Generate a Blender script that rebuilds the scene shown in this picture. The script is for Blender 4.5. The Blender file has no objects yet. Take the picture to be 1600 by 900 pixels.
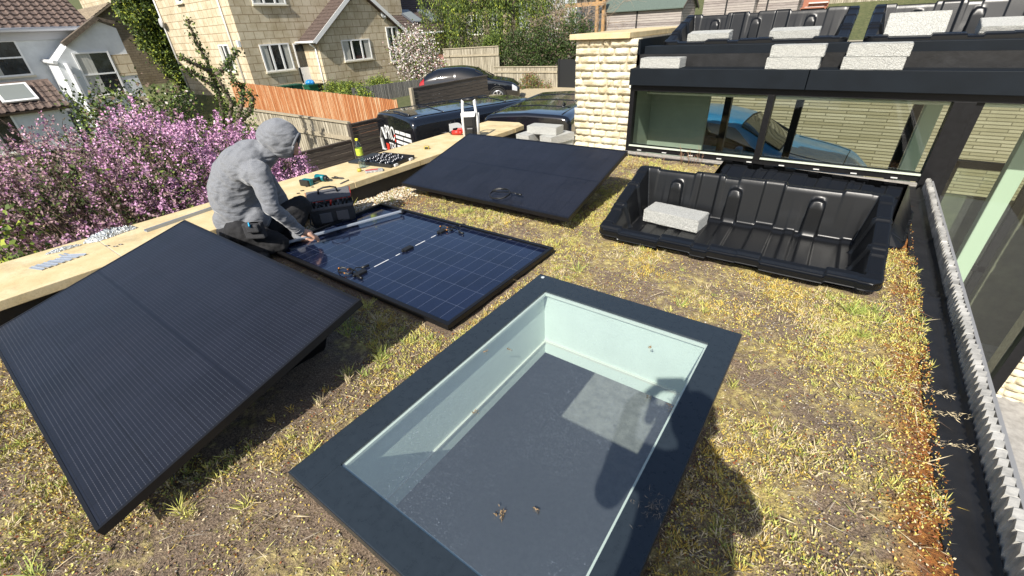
import bpy, bmesh, math, random
import numpy as np
from mathutils import Vector, Matrix, Quaternion

SC = bpy.context.scene
COL = SC.collection
rnd = random.Random(7)
rng = np.random.default_rng(11)
PI = math.pi

# ------------------------------------------------------------ camera
FPX = 673.386
YAW, PITCH, ROLL = -0.65272, 0.545554, 0.055263
CAM = Vector((0.0, 0.0, 1.45))
fw = Vector((math.sin(YAW)*math.cos(PITCH), math.cos(YAW)*math.cos(PITCH), -math.sin(PITCH)))
r0 = Vector((math.cos(YAW), -math.sin(YAW), 0)); d0 = fw.cross(r0)
rt = r0*math.cos(ROLL) + d0*math.sin(ROLL)
dn = -r0*math.sin(ROLL) + d0*math.cos(ROLL)
cd = bpy.data.cameras.new('camera'); cam = bpy.data.objects.new('camera', cd); COL.objects.link(cam)
cd.sensor_width = 36; cd.lens = FPX/1600*36; cd.clip_start = 0.02; cd.clip_end = 1500
cam.matrix_world = Matrix(((rt.x, -dn.x, -fw.x, CAM.x), (rt.y, -dn.y, -fw.y, CAM.y), (rt.z, -dn.z, -fw.z, CAM.z), (0, 0, 0, 1)))
SC.camera = cam
# ------------------------------------------------------------ light
SUN = Vector((0.1508, -0.7288, 0.6680)).normalized()
w = bpy.data.worlds.new("World"); SC.world = w; w.use_nodes = True
nt = w.node_tree; bg = nt.nodes['Background']
sky = nt.nodes.new('ShaderNodeTexSky'); sky.sky_type = 'NISHITA'; sky.sun_disc = False
sky.sun_elevation = math.asin(SUN.z); sky.sun_rotation = math.atan2(SUN.x, SUN.y)
sky.air_density = 1.0; sky.dust_density = 1.5
nt.links.new(sky.outputs[0], bg.inputs[0]); bg.inputs[1].default_value = 0.10
sl = bpy.data.lights.new('sun', 'SUN'); sl.energy = 5.0; sl.angle = math.radians(0.53); sl.color = (1, .95, .86)
so = bpy.data.objects.new('sun', sl); COL.objects.link(so); so.rotation_euler = SUN.to_track_quat('Z', 'Y').to_euler()
SC.view_settings.view_transform = 'Standard'; SC.view_settings.look = 'None'
SC.view_settings.exposure = 0.5; SC.view_settings.gamma = 1
SC.cycles.max_bounces = 8; SC.cycles.transparent_max_bounces = 16
SC.cycles.use_denoising = True

# ------------------------------------------------------------ placing helpers (photo measurements on real planes)
def ray(x, y):
    return rt*((x-800)/FPX) + dn*((y-450)/FPX) + fw
def P(x, y, z=0.0):
    d = ray(x, y); return CAM + d*((z-CAM.z)/d.z)
def PX(x, y, X):
    d = ray(x, y); return CAM + d*(X/d.x)
def PY(x, y, Y):
    d = ray(x, y); return CAM + d*(Y/d.y)

# ------------------------------------------------------------ materials
MATS = {}
def mat(name, col=(.5, .5, .5), rough=.6, metal=0.0, var=0.0, vscale=20.0, bump=0.0, bscale=60.0, col2=None, spec=.5, stretch=(1, 1, 1), coat=0.0, emit=None, sheen=0):
    if name in MATS: return MATS[name]
    m = bpy.data.materials.new(name); m.use_nodes = True; n = m.node_tree.nodes; L = m.node_tree.links
    b = n['Principled BSDF']; b.inputs['Roughness'].default_value = rough; b.inputs['Metallic'].default_value = metal
    b.inputs['Base Color'].default_value = (*col, 1); b.inputs['Specular IOR Level'].default_value = spec
    if coat: b.inputs['Coat Weight'].default_value = coat; b.inputs['Coat Roughness'].default_value = .04
    if sheen: b.inputs['Sheen Weight'].default_value = sheen
    if var or bump or col2:
        tc = n.new('ShaderNodeTexCoord'); mp = n.new('ShaderNodeMapping'); mp.inputs['Scale'].default_value = stretch
        L.new(tc.outputs['Object'], mp.inputs[0])
    if var or col2:
        c2 = col2 if col2 else tuple(max(0, c*(1-var)) for c in col)
        c1 = col if col2 else tuple(min(1, c*(1+var)) for c in col)
        nz = n.new('ShaderNodeTexNoise'); nz.inputs['Scale'].default_value = vscale; nz.inputs['Detail'].default_value = 5
        nz.inputs['Roughness'].default_value = .65
        L.new(mp.outputs[0], nz.inputs['Vector'])
        r = n.new('ShaderNodeValToRGB'); r.color_ramp.elements[0].position = .35; r.color_ramp.elements[1].position = .65
        r.color_ramp.elements[0].color = (*c2, 1); r.color_ramp.elements[1].color = (*c1, 1)
        L.new(nz.outputs[0], r.inputs[0]); L.new(r.outputs[0], b.inputs['Base Color'])
        rr = n.new('ShaderNodeMapRange'); rr.inputs[3].default_value = max(0, rough-.08); rr.inputs[4].default_value = min(1, rough+.1)
        L.new(nz.outputs[0], rr.inputs[0]); L.new(rr.outputs[0], b.inputs['Roughness'])
    if bump:
        nb = n.new('ShaderNodeTexNoise'); nb.inputs['Scale'].default_value = bscale; nb.inputs['Detail'].default_value = 6
        L.new(mp.outputs[0], nb.inputs['Vector'])
        bp = n.new('ShaderNodeBump'); bp.inputs['Strength'].default_value = min(1, bump); bp.inputs['Distance'].default_value = .01*max(1, bump)
        L.new(nb.outputs[0], bp.inputs['Height']); L.new(bp.outputs[0], b.inputs['Normal'])
    MATS[name] = m
    return m

class G:
    """tiny node-graph helper"""
    def __init__(s, m): s.m = m; s.n = m.node_tree.nodes; s.L = m.node_tree.links; s.b = s.n.get('Principled BSDF')
    def math(s, op, a, b=None, c=None):
        k = s.n.new('ShaderNodeMath'); k.operation = op
        for i, v in enumerate((a, b, c)):
            if v is None: continue
            if isinstance(v, (int, float)): k.inputs[i].default_value = v
            else: s.L.new(v, k.inputs[i])
        return k.outputs[0]
    def noise(s, vec, scale, detail=5, rough=.6, out=0):
        k = s.n.new('ShaderNodeTexNoise'); k.inputs['Scale'].default_value = scale; k.inputs['Detail'].default_value = detail
        k.inputs['Roughness'].default_value = rough
        if vec is not None: s.L.new(vec, k.inputs['Vector'])
        return k.outputs[out]
    def ramp(s, fac, stops):
        k = s.n.new('ShaderNodeValToRGB'); e = k.color_ramp.elements
        while len(e) < len(stops): e.new(.5)
        for i, (p, c) in enumerate(stops): e[i].position = p; e[i].color = (*c, 1)
        s.L.new(fac, k.inputs[0]); return k.outputs[0]
    def mix(s, f, a, b, mode='MIX'):
        k = s.n.new('ShaderNodeMix'); k.data_type = 'RGBA'; k.blend_type = mode
        for sock, v in ((k.inputs[0], f), (k.inputs[6], a), (k.inputs[7], b)):
            if isinstance(v, tuple): sock.default_value = (*v, 1)
            elif isinstance(v, (int, float)): sock.default_value = v
            else: s.L.new(v, sock)
        return k.outputs[2]
    def obj(s):
        tc = s.n.new('ShaderNodeTexCoord'); return tc.outputs['Object']
    def sep(s, v):
        k = s.n.new('ShaderNodeSeparateXYZ'); s.L.new(v, k.inputs[0]); return k.outputs
    def bump(s, h, st=.5, dist=.01):
        k = s.n.new('ShaderNodeBump'); k.inputs['Strength'].default_value = st; k.inputs['Distance'].default_value = dist
        s.L.new(h, k.inputs['Height']); s.L.new(k.outputs[0], s.b.inputs['Normal'])
    def color(s, c): s.L.new(c, s.b.inputs['Base Color'])
    def rough(s, c): s.L.new(c, s.b.inputs['Roughness'])

def newmat(name, rough=.6):
    m = bpy.data.materials.new(name); m.use_nodes = True; MATS[name] = m
    g = G(m); g.b.inputs['Roughness'].default_value = rough
    return m, g

def glassmat(name, tint=(.75, .88, .82), refl=1.0, rough=0.0, dust_haze=0.0):
    """flat pane: lets sunlight straight through, mirrors by angle"""
    m = bpy.data.materials.new(name); m.use_nodes = True; n = m.node_tree.nodes; L = m.node_tree.links
    n.clear(); out = n.new('ShaderNodeOutputMaterial')
    tr = n.new('ShaderNodeBsdfTransparent'); tr.inputs[0].default_value = (*tint, 1)
    gl = n.new('ShaderNodeBsdfGlossy'); gl.inputs['Roughness'].default_value = rough
    lw = n.new('ShaderNodeLayerWeight'); lw.inputs[0].default_value = .5     # 'Facing' is the same from both sides of the pane
    pw = n.new('ShaderNodeMath'); pw.operation = 'POWER'; pw.inputs[1].default_value = 4.0; L.new(lw.outputs['Facing'], pw.inputs[0])
    mu = n.new('ShaderNodeMath'); mu.operation = 'MULTIPLY_ADD'; mu.inputs[1].default_value = .85; mu.inputs[2].default_value = .07*refl; mu.use_clamp = True
    L.new(pw.outputs[0], mu.inputs[0])
    mx = n.new('ShaderNodeMixShader'); L.new(mu.outputs[0], mx.inputs[0]); L.new(tr.outputs[0], mx.inputs[1]); L.new(gl.outputs[0], mx.inputs[2])
    last = mx.outputs[0]
    if dust_haze:
        tc = n.new('ShaderNodeTexCoord')
        nz = n.new('ShaderNodeTexNoise'); nz.inputs['Scale'].default_value = 210; nz.inputs['Detail'].default_value = 2; L.new(tc.outputs['Object'], nz.inputs['Vector'])
        n2 = n.new('ShaderNodeTexNoise'); n2.inputs['Scale'].default_value = 2.2; n2.inputs['Detail'].default_value = 3; L.new(tc.outputs['Object'], n2.inputs['Vector'])
        r = n.new('ShaderNodeMapRange'); r.inputs[1].default_value = .61; r.inputs[2].default_value = .74; L.new(nz.outputs[0], r.inputs[0])
        r2 = n.new('ShaderNodeMapRange'); r2.inputs[1].default_value = .4; r2.inputs[2].default_value = .62; L.new(n2.outputs[0], r2.inputs[0])
        m1 = n.new('ShaderNodeMath'); m1.operation = 'MULTIPLY'; L.new(r.outputs[0], m1.inputs[0]); L.new(r2.outputs[0], m1.inputs[1])
        m2 = n.new('ShaderNodeMath'); m2.operation = 'MULTIPLY_ADD'; m2.inputs[1].default_value = .38*dust_haze; m2.inputs[2].default_value = .11*dust_haze; L.new(m1.outputs[0], m2.inputs[0])
        df = n.new('ShaderNodeBsdfDiffuse'); df.inputs[0].default_value = (.40, .47, .55, 1)  # besides the dust specks, an even bluish haze painted in for reflected sky
        mx2 = n.new('ShaderNodeMixShader'); L.new(m2.outputs[0], mx2.inputs[0]); L.new(last, mx2.inputs[1]); L.new(df.outputs[0], mx2.inputs[2]); last = mx2.outputs[0]
    L.new(last, out.inputs[0]); MATS[name] = m
    return m

# ------------------------------------------------------------ object helpers
def tag(o, label=None, cat=None, group=None, kind=None):
    if label: o['label'] = label
    if cat: o['category'] = cat
    if group: o['group'] = group
    if kind: o['kind'] = kind
    return o
def empty(name, label=None, cat=None, loc=(0, 0, 0), rot=(0, 0, 0), group=None):
    o = bpy.data.objects.new(name, None); COL.objects.link(o); o.location = loc; o.rotation_euler = rot
    o.empty_display_size = .1
    return tag(o, label, cat, group)
def copy_tree(o, parent=None, loc=None, rot=None, label=None, group=None):
    c = o.copy(); COL.objects.link(c)
    if parent is not None: c.parent = parent
    if loc is not None: c.location = loc
    if rot is not None: c.rotation_euler = rot
    if label: c['label'] = label
    if group: c['group'] = group
    for ch in [k for k in bpy.data.objects if k.parent == o]:
        copy_tree(ch, c)
    return c

def basis(d):
    d = Vector(d).normalized(); a = Vector((0, 0, 1)) if abs(d.z) < .9 else Vector((1, 0, 0))
    u = d.cross(a).normalized(); v = d.cross(u).normalized(); return u, v, d

class MB:
    def __init__(s): s.v = []; s.f = []; s.mi = []; s.sm = []
    def add(s, vs, fs, mi=0, smooth=False):
        o = len(s.v); s.v += [tuple(v) for v in vs]
        for f in fs: s.f.append(tuple(i+o for i in f)); s.mi.append(mi); s.sm.append(smooth)
        return s
    def box(s, c, size, R=None, mi=0):
        h = [x/2 for x in size]; vs = []
        for dz in (-1, 1):
            for dy in (-1, 1):
                for dx in (-1, 1):
                    p = Vector((dx*h[0], dy*h[1], dz*h[2]))
                    if R is not None: p = R @ p
                    vs.append(Vector(c)+p)
        return s.add(vs, [(0, 2, 3, 1), (4, 5, 7, 6), (0, 1, 5, 4), (2, 6, 7, 3), (0, 4, 6, 2), (1, 3, 7, 5)], mi)
    def bb(s, a, b, mi=0):
        return s.box([(a[i]+b[i])/2 for i in range(3)], [abs(b[i]-a[i]) for i in range(3)], None, mi)
    def bar(s, p, q, wd, ht, up=(0, 0, 1), mi=0):
        p = Vector(p); q = Vector(q); d = (q-p); L = d.length; d.normalize()
        x = d.cross(Vector(up)).normalized(); z = x.cross(d).normalized()
        R = Matrix((x, d, z)).transposed(); return s.box((p+q)/2, (wd, L, ht), R, mi)
    def cyl(s, p, q, r, r2=None, n=12, mi=0, cap=True, smooth=True):
        p = Vector(p); q = Vector(q); r2 = r if r2 is None else r2; u, v, d = basis(q-p); vs = []
        for c, rr in ((p, r), (q, r2)):
            for i in range(n):
                a = 2*PI*i/n; vs.append(c+(u*math.cos(a)+v*math.sin(a))*rr)
        s.add(vs, [(i, (i+1) % n, n+(i+1) % n, n+i) for i in range(n)], mi, smooth)
        if cap: s.add(vs, [tuple(range(n))[::-1], tuple(range(n, 2*n))], mi)
        return s
    def tube(s, pts, r, n=8, mi=0):
        pts = [Vector(p) for p in pts]; m = len(pts); rs = r if isinstance(r, (list, tuple)) else [r]*m; vs = []
        u = None
        for i, p in enumerate(pts):
            d = (pts[min(i+1, m-1)]-pts[max(i-1, 0)]).normalized()
            if u is None: u = basis(d)[0]
            u = (u-d*u.dot(d)).normalized(); v = d.cross(u)
            for k in range(n):
                a = 2*PI*k/n; vs.append(p+(u*math.cos(a)+v*math.sin(a))*rs[i])
        fs = [(i*n+k, i*n+(k+1) % n, (i+1)*n+(k+1) % n, (i+1)*n+k) for i in range(m-1) for k in range(n)]
        s.add(vs, fs, mi, True); s.add(vs, [tuple(range(n))[::-1], tuple(range((m-1)*n, m*n))], mi)
        return s
    def lathe(s, prof, c=(0, 0, 0), n=20, mi=0, M=None):
        vs = []; m = len(prof)
        for r, z in prof:
            for k in range(n):
                a = 2*PI*k/n; p = Vector((r*math.cos(a), r*math.sin(a), z))
                if M is not None: p = M @ p
                vs.append(p+Vector(c))
        return s.add(vs, [(i*n+k, i*n+(k+1) % n, (i+1)*n+(k+1) % n, (i+1)*n+k) for i in range(m-1) for k in range(n)], mi, True)
    def sph(s, c, r, sc=(1, 1, 1), R=None, n=12, m=8, mi=0):
        vs = []; c = Vector(c)
        for i in range(m+1):
            th = PI*i/m
            for k in range(n):
                a = 2*PI*k/n; p = Vector((math.sin(th)*math.cos(a)*sc[0], math.sin(th)*math.sin(a)*sc[1], math.cos(th)*sc[2]))*r
                if R is not None: p = R @ p
                vs.append(c+p)
        return s.add(vs, [(i*n+k, (i+1)*n+k, (i+1)*n+(k+1) % n, i*n+(k+1) % n) for i in range(m) for k in range(n)], mi, True)
    def cap2(s, p, rp, q, rq, n=14):
        s.sph(p, rp, n=n); s.sph(q, rq, n=n); s.cyl(p, q, rp, rq, n=n); return s
    def prism(s, poly, ext, mi=0):
        """poly: list of 3d points (planar), ext: vector"""
        n = len(poly); e = Vector(ext); vs = [Vector(p) for p in poly]+[Vector(p)+e for p in poly]
        return s.add(vs, [tuple(range(n))[::-1], tuple(range(n, 2*n))]+[(i, (i+1) % n, n+(i+1) % n, n+i) for i in range(n)], mi)
    def quad(s, a, b, c, d, mi=0): return s.add([a, b, c, d], [(0, 1, 2, 3)], mi)
    def build(s, name, mats, parent=None, bevel=0, seg=2, fix=True):
        me = bpy.data.meshes.new(name); me.from_pydata(s.v, [], s.f); me.validate()
        if not isinstance(mats, (list, tuple)): mats = [mats]
        for m in mats: me.materials.append(m)
        if len(me.polygons) == len(s.mi):
            me.polygons.foreach_set('material_index', s.mi); me.polygons.foreach_set('use_smooth', s.sm)
        if fix:
            bm = bmesh.new(); bm.from_mesh(me)
            bmesh.ops.remove_doubles(bm, verts=bm.verts, dist=1e-5)
            bmesh.ops.recalc_face_normals(bm, faces=bm.faces); bm.to_mesh(me); bm.free()
        o = bpy.data.objects.new(name, me); COL.objects.link(o)
        if parent is not None: o.parent = parent
        if bevel:
            md = o.modifiers.new('bevel', 'BEVEL'); md.width = bevel; md.segments = seg; md.limit_method = 'ANGLE'; md.angle_limit = math.radians(35)
            md.harden_normals = False
        return o

def npmesh(name, V, F, mats, mi=None, parent=None, smooth=False):
    V = np.asarray(V, np.float32); F = np.asarray(F, np.int32); M, k = F.shape
    me = bpy.data.meshes.new(name); me.vertices.add(len(V)); me.vertices.foreach_set('co', V.ravel())
    me.loops.add(M*k); me.loops.foreach_set('vertex_index', F.ravel()); me.polygons.add(M)
    me.polygons.foreach_set('loop_start', np.arange(M, dtype=np.int32)*k)
    me.polygons.foreach_set('loop_total', np.full(M, k, np.int32))
    for m in (mats if isinstance(mats, (list, tuple)) else [mats]): me.materials.append(m)
    if mi is not None: me.polygons.foreach_set('material_index', np.asarray(mi, np.int32))
    if smooth: me.polygons.foreach_set('use_smooth', np.ones(M, bool))
    me.update(calc_edges=True); me.validate()
    o = bpy.data.objects.new(name, me); COL.objects.link(o)
    if parent is not None: o.parent = parent
    return o

def leaves(name, C, L, W, mats, probs=None, parent=None, up=0.3, D=None, mi=None, curl=.15):
    """C (N,3) centres; diamond leaves with random direction"""
    N = len(C)
    if D is None:
        D = rng.normal(size=(N, 3)); D[:, 2] += up
    D = D/np.linalg.norm(D, axis=1, keepdims=True)
    A = rng.normal(size=(N, 3)); S = np.cross(D, A); S /= np.linalg.norm(S, axis=1, keepdims=True)
    Nn = np.cross(D, S)
    L = np.broadcast_to(np.asarray(L, float), (N,)).reshape(-1, 1)*rng.uniform(.6, 1.3, (N, 1)); W = np.broadcast_to(np.asarray(W, float), (N,)).reshape(-1, 1)*rng.uniform(.7, 1.3, (N, 1))
    v0 = C; v1 = C+D*L*.45+S*W*.5+Nn*L*curl; v2 = C+D*L; v3 = C+D*L*.45-S*W*.5+Nn*L*curl
    V = np.stack([v0, v1, v2, v3], 1).reshape(-1, 3); F = np.arange(4*N).reshape(N, 4)
    if mi is None:
        mi = rng.choice(len(mats), N, p=probs) if isinstance(mats, (list, tuple)) else None
    return npmesh(name, V, F, mats, mi, parent)

def text(name, body, loc, xdir, ydir, size, m, parent=None, ext=.002, sx=1.0):
    cu = bpy.data.curves.new(name, 'FONT'); cu.body = body; cu.size = size; cu.extrude = ext; cu.align_x = 'LEFT'
    t = bpy.data.objects.new(name, cu); COL.objects.link(t); bpy.context.view_layer.update()
    me = bpy.data.meshes.new_from_object(t.evaluated_get(bpy.context.evaluated_depsgraph_get())); bpy.data.objects.remove(t)
    x = Vector(xdir).normalized(); y = Vector(ydir).normalized(); z = x.cross(y).normalized()
    Mx = Matrix((x*sx, y, z)).transposed().to_4x4(); Mx.translation = Vector(loc); me.transform(Mx)
    me.materials.clear(); me.materials.append(m)
    o = bpy.data.objects.new(name, me); COL.objects.link(o)
    if parent is not None: o.parent = parent
    return o

def remesh(o, vox, smooth=2, disp=0, dscale=.15):
    md = o.modifiers.new('remesh', 'REMESH'); md.mode = 'VOXEL'; md.voxel_size = vox; md.use_smooth_shade = True
    if smooth:
        s = o.modifiers.new('smooth', 'SMOOTH'); s.factor = .5; s.iterations = smooth
    if disp:
        tx = bpy.data.textures.new(o.name+'_folds', 'CLOUDS'); tx.noise_scale = dscale; tx.noise_depth = 2
        d = o.modifiers.new('folds', 'DISPLACE'); d.texture = tx; d.strength = disp; d.mid_level = .5; d.texture_coords = 'LOCAL'
    return o
# ============================================================ MATERIALS
def soilmat():
    m, g = newmat('green_roof_substrate', .95); v = g.obj(); x, y, z = g.sep(v)
    n1 = g.noise(v, 2.3, 4); n2 = g.noise(v, 22, 6, .7); n3 = g.noise(v, 140, 4, .7)
    soil = g.ramp(n3, [(.3, (.06, .043, .028)), (.5, (.19, .135, .09)), (.62, (.32, .24, .17)), (.75, (.46, .39, .30))])
    moss = g.ramp(n2, [(.3, (.20, .15, .05)), (.5, (.44, .35, .11)), (.68, (.62, .52, .22))])
    bare = g.ramp(g.math('SUBTRACT', g.math('MULTIPLY', y, -.5), x), [(.0, (0, 0, 0)), (1, (1, 1, 1))])
    mask = g.ramp(g.math('SUBTRACT', g.math('ADD', g.math('MULTIPLY', n1, .55), g.math('MULTIPLY', n2, .45)), g.math('MULTIPLY', bare, .05)), [(.47, (0, 0, 0)), (.60, (1, 1, 1))])
    c = g.mix(mask, soil, moss)
    red = g.ramp(n2, [(.35, (.13, .045, .012)), (.6, (.36, .14, .03))])
    e1 = g.math('MULTIPLY_ADD', n1, .5, g.math('SUBTRACT', x, .60))
    rm = g.ramp(e1, [(.12, (0, 0, 0)), (.24, (1, 1, 1))])
    c = g.mix(rm, c, red); g.color(c)
    g.bump(g.math('ADD', n2, g.math('MULTIPLY', n3, .6)), .9, .018)
    return m
M_soil = soilmat()
def copingmat():
    m, g = newmat('yellow_sandstone_coping', .85); v = g.obj()
    n1 = g.noise(v, 5, 5, .6); n2 = g.noise(v, 60, 5, .7)
    c = g.ramp(n1, [(.3, (.54, .41, .21)), (.5, (.62, .49, .27)), (.7, (.68, .56, .35))])
    c = g.mix(g.ramp(n2, [(.25, (.5, .5, .5)), (.45, (0, 0, 0))]), c, (.26, .2, .11))
    st = g.noise(v, 1.7, 6, .75); c = g.mix(g.ramp(st, [(.52, (0, 0, 0)), (.68, (.55, .55, .55))]), c, (.30, .24, .14))
    pit = g.noise(v, 190, 2); c = g.mix(g.ramp(pit, [(.66, (0, 0, 0)), (.72, (.7, .7, .7))]), c, (.20, .15, .08))
    g.color(c); g.bump(g.math('ADD', n2, g.math('MULTIPLY', n1, 2)), .35, .005); return m
M_coping = copingmat()
M_black = mat('black_epdm_membrane', (.016, .016, .017), .42, bump=.5, bscale=9, var=.25, vscale=6, spec=.35)
M_fascia = mat('black_coated_metal', (.006, .009, .013), .6, var=.15, vscale=4, spec=.18, bump=.06, bscale=3)
M_frameblk = mat('black_window_frame', (.007, .007, .008), .45, var=.2, vscale=30, spec=.25)
M_zinc = mat('corrugated_grey_metal', (.40, .385, .35), .65, .1, var=.4, vscale=9, bump=.2, bscale=60)
M_render = mat('cream_render', (.6, .55, .45), .9, var=.08, vscale=8, bump=.2)
M_green = mat('pale_green_plaster', (.76, .82, .76), .85, var=.03, vscale=6, bump=.08)
M_greendk = mat('grey_green_wall', (.29, .34, .29), .8, var=.05, vscale=6)
M_floor = mat('dark_slate_floor', (.32, .31, .30), .5, var=.2, vscale=14)
M_timbergrey = mat('weathered_grey_timber', (.30, .28, .25), .85, var=.35, vscale=16, stretch=(1, 8, 8), bump=.4)
M_ground = None
def groundmat():
    m, g = newmat('ground', .95); v = g.obj(); x, y, z = g.sep(v)
    n1 = g.noise(v, .35, 6, .65); n2 = g.noise(v, 6, 6, .7)
    grass = g.ramp(n2, [(.3, (.05, .05, .022)), (.5, (.08, .095, .03)), (.7, (.15, .13, .06))])
    gravel = g.ramp(g.noise(v, 30, 5, .7), [(.3, (.30, .24, .15)), (.55, (.48, .40, .26)), (.75, (.60, .52, .36))])
    # gravel drive: x>-13, y<19 ; earth and grass elsewhere
    a = g.ramp(g.math('ADD', x, g.math('MULTIPLY', n1, 1.2)), [(0, (0, 0, 0)), (.01, (1, 1, 1))])
    ms = g.math('GREATER_THAN', g.math('ADD', x, g.math('MULTIPLY', n1, 1.0)), -12.4)
    ms2 = g.math('LESS_THAN', y, 20.2)
    mm = g.math('MULTIPLY', ms, ms2)
    g.color(g.mix(mm, grass, gravel)); g.bump(n2, .8, .04); return m
M_ground = groundmat()
def stonemat(name, c1, c2, c3):
    m, g = newmat(name, .9); v = g.obj()
    n1 = g.noise(v, 7, 3, .5); n2 = g.noise(v, 70, 5, .7)
    c = g.ramp(n1, [(.35, c1), (.5, c2), (.68, c3)])
    c = g.mix(g.ramp(n2, [(.3, (.45, .45, .45)), (.48, (0, 0, 0))]), c, tuple(k*.55 for k in c1)); g.color(c)
    g.bump(n2, .9, .012); return m
M_stone = stonemat('split_cream_stone', (.56, .48, .31), (.70, .63, .47), (.76, .71, .58))
M_mortar = mat('dark_mortar', (.40, .35, .25), .95, var=.2)
M_conc = mat('grey_concrete_block', (.46, .46, .43), .95, var=.24, vscale=95, bump=1.4, bscale=150)

# ============================================================ GROUND
def sm(a, b, t):
    t = np.clip((t-a)/(b-a), 0, 1); return t*t*(3-2*t)
def terrain_z(x, y):
    x = np.asarray(x, float); y = np.asarray(y, float)
    left = sm(-12.6, -13.6, x)
    z = -2.1 + .9*sm(8, 15, y)*(1-left)
    z = z + left*(-.1 + 1.0*sm(11.4, 12.4, y))
    yard = sm(-3.5, -3.0, x)*sm(6.85, 7.1, y)*(y < 23); z = z*(1-yard)+yard*-1.45
    z = z + np.maximum(0, y-23)*.2 + np.maximum(0, -x-46)*.12*sm(0, 10, y+10)
    return z
gx = np.concatenate([np.arange(-220, -44, 4.), np.arange(-44, 12, .4), np.arange(12, 120, 4.)]); gy = np.concatenate([np.arange(-80, -8, 4.), np.arange(-8, 40, .4), np.arange(40, 260, 4.)])
XX, YY = np.meshgrid(gx, gy); ZZ = terrain_z(XX, YY)
V = np.stack([XX, YY, ZZ], -1).reshape(-1, 3); nx = len(gx); ny = len(gy)
I = (np.arange(ny-1)[:, None]*nx+np.arange(nx-1)[None]).ravel()
tag(npmesh('ground', V, np.stack([I, I+1, I+nx+1, I+nx], 1), M_ground, smooth=True), kind='structure')

# ============================================================ ROOF SURFACE (green roof)
SKX0, SKX1, SKY0, SKY1 = -1.295, -.125, .295, 2.0      # skylight outer
X0, X1, Y0, Y1 = -3.76, .625, -1.6, 5.22
def edges(a, b, st, cuts):
    pts = sorted(set([a, b]+cuts)); out = []
    for p, q in zip(pts[:-1], pts[1:]):
        n = max(1, round((q-p)/st)); out += list(np.linspace(p, q, n, endpoint=False))
    return np.array(out+[b])
hx0, hx1, hy0, hy1 = SKX0+.06, SKX1-.06, SKY0+.06, SKY1-.06
ex = edges(X0, X1, .022, [hx0, hx1]); ey = edges(Y0, Y1, .022, [hy0, hy1])
def vnoise(x, y, s, seed):
    r = np.random.default_rng(seed); T = r.random((64, 64)); fx = (x*s) % 64; fy = (y*s) % 64
    ix = fx.astype(int); iy = fy.astype(int); u = fx-ix; v = fy-iy; u = u*u*(3-2*u); v = v*v*(3-2*v); jx = (ix+1) % 64; jy = (iy+1) % 64
    return (T[ix, iy]*(1-u)+T[jx, iy]*u)*(1-v)+(T[ix, jy]*(1-u)+T[jx, jy]*u)*v
def roof_z(x, y):
    x = np.asarray(x, float); y = np.asarray(y, float)
    return .012*(vnoise(x, y, 3, 1)-.5)+.016*(vnoise(x, y, 11, 2)-.5)+.012*(vnoise(x, y, 31, 3)-.5)
XX, YY = np.meshgrid(ex, ey); ZZ = roof_z(XX, YY)
V = np.stack([XX, YY, ZZ], -1).reshape(-1, 3); nx = len(ex); ny = len(ey)
ii, jj = np.meshgrid(np.arange(nx-1), np.arange(ny-1)); cx = (ex[ii]+ex[ii+1])/2; cy = (ey[jj]+ey[jj+1])/2
keep = ~((cx > hx0) & (cx < hx1) & (cy > hy0) & (cy < hy1)); I = (jj*nx+ii)[keep]
tag(npmesh('roof_substrate', V, np.stack([I, I+1, I+nx+1, I+nx], 1), M_soil, smooth=True), kind='structure')
# rubber gutter strip with shallow wrinkles along right edge
vx = np.linspace(.60, .728, 12); vy = np.linspace(Y0, Y1, 260); XX, YY = np.meshgrid(vx, vy)
ZZ = .004+.006*(vnoise(XX, YY, 7, 5))+.012*np.exp(-((YY*1.9+XX*1.5) % 1.7/.05)**2)+.03*sm(.70, .728, XX)
ed = .014*(vnoise(YY, YY*0, 9, 8)-.5)*(XX < .61); V = np.stack([XX+ed, YY, ZZ], -1).reshape(-1, 3); nx = 12
I = (np.arange(259)[:, None]*nx+np.arange(11)[None]).ravel()
tag(npmesh('roof_gutter', V, np.stack([I, I+1, I+nx+1, I+nx], 1), M_black, smooth=True), kind='structure')

# ============================================================ OUR BUILDING: lower storey
b = MB()
ZT, ZB = -.035, -.36
b.bb((-4.40, Y0, ZB), (hx0, 5.38, ZT)); b.bb((hx1, Y0, ZB), (.80, 5.38, ZT)); b.bb((hx0, Y0, ZB), (hx1, hy0, ZT)); b.bb((hx0, hy1, ZB), (hx1, 5.38, ZT))
tag(b.build('roof_slab', M_green), kind='structure')
b = MB(); b.bb((-4.2, Y0, -2.095), (3.1, 7.3, -2.03)); tag(b.build('room_floor', M_floor), kind='structure')
low = empty('lower_house_wall', 'cream rendered outer walls of the low storey under the planted roof', 'wall')
b = MB(); b.bb((-4.395, Y0, -2.1), (-4.2, 5.40, -.36)); b.build('side_wall', M_render, low)
b = MB(); b.bb((-4.2, Y0, -2.03), (.8, Y0+.2, -.36)); b.build('rear_wall', M_green, low)
b = MB(); b.bb((.62, Y0, -2.03), (.80, 5.38, -.362)); b.build('side_wall', M_render, low)
b = MB(); b.bb((-4.2, 5.2, -2.03), (-2.2, 5.38, -.362)); b.build('front_wall', M_green, low)
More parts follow.
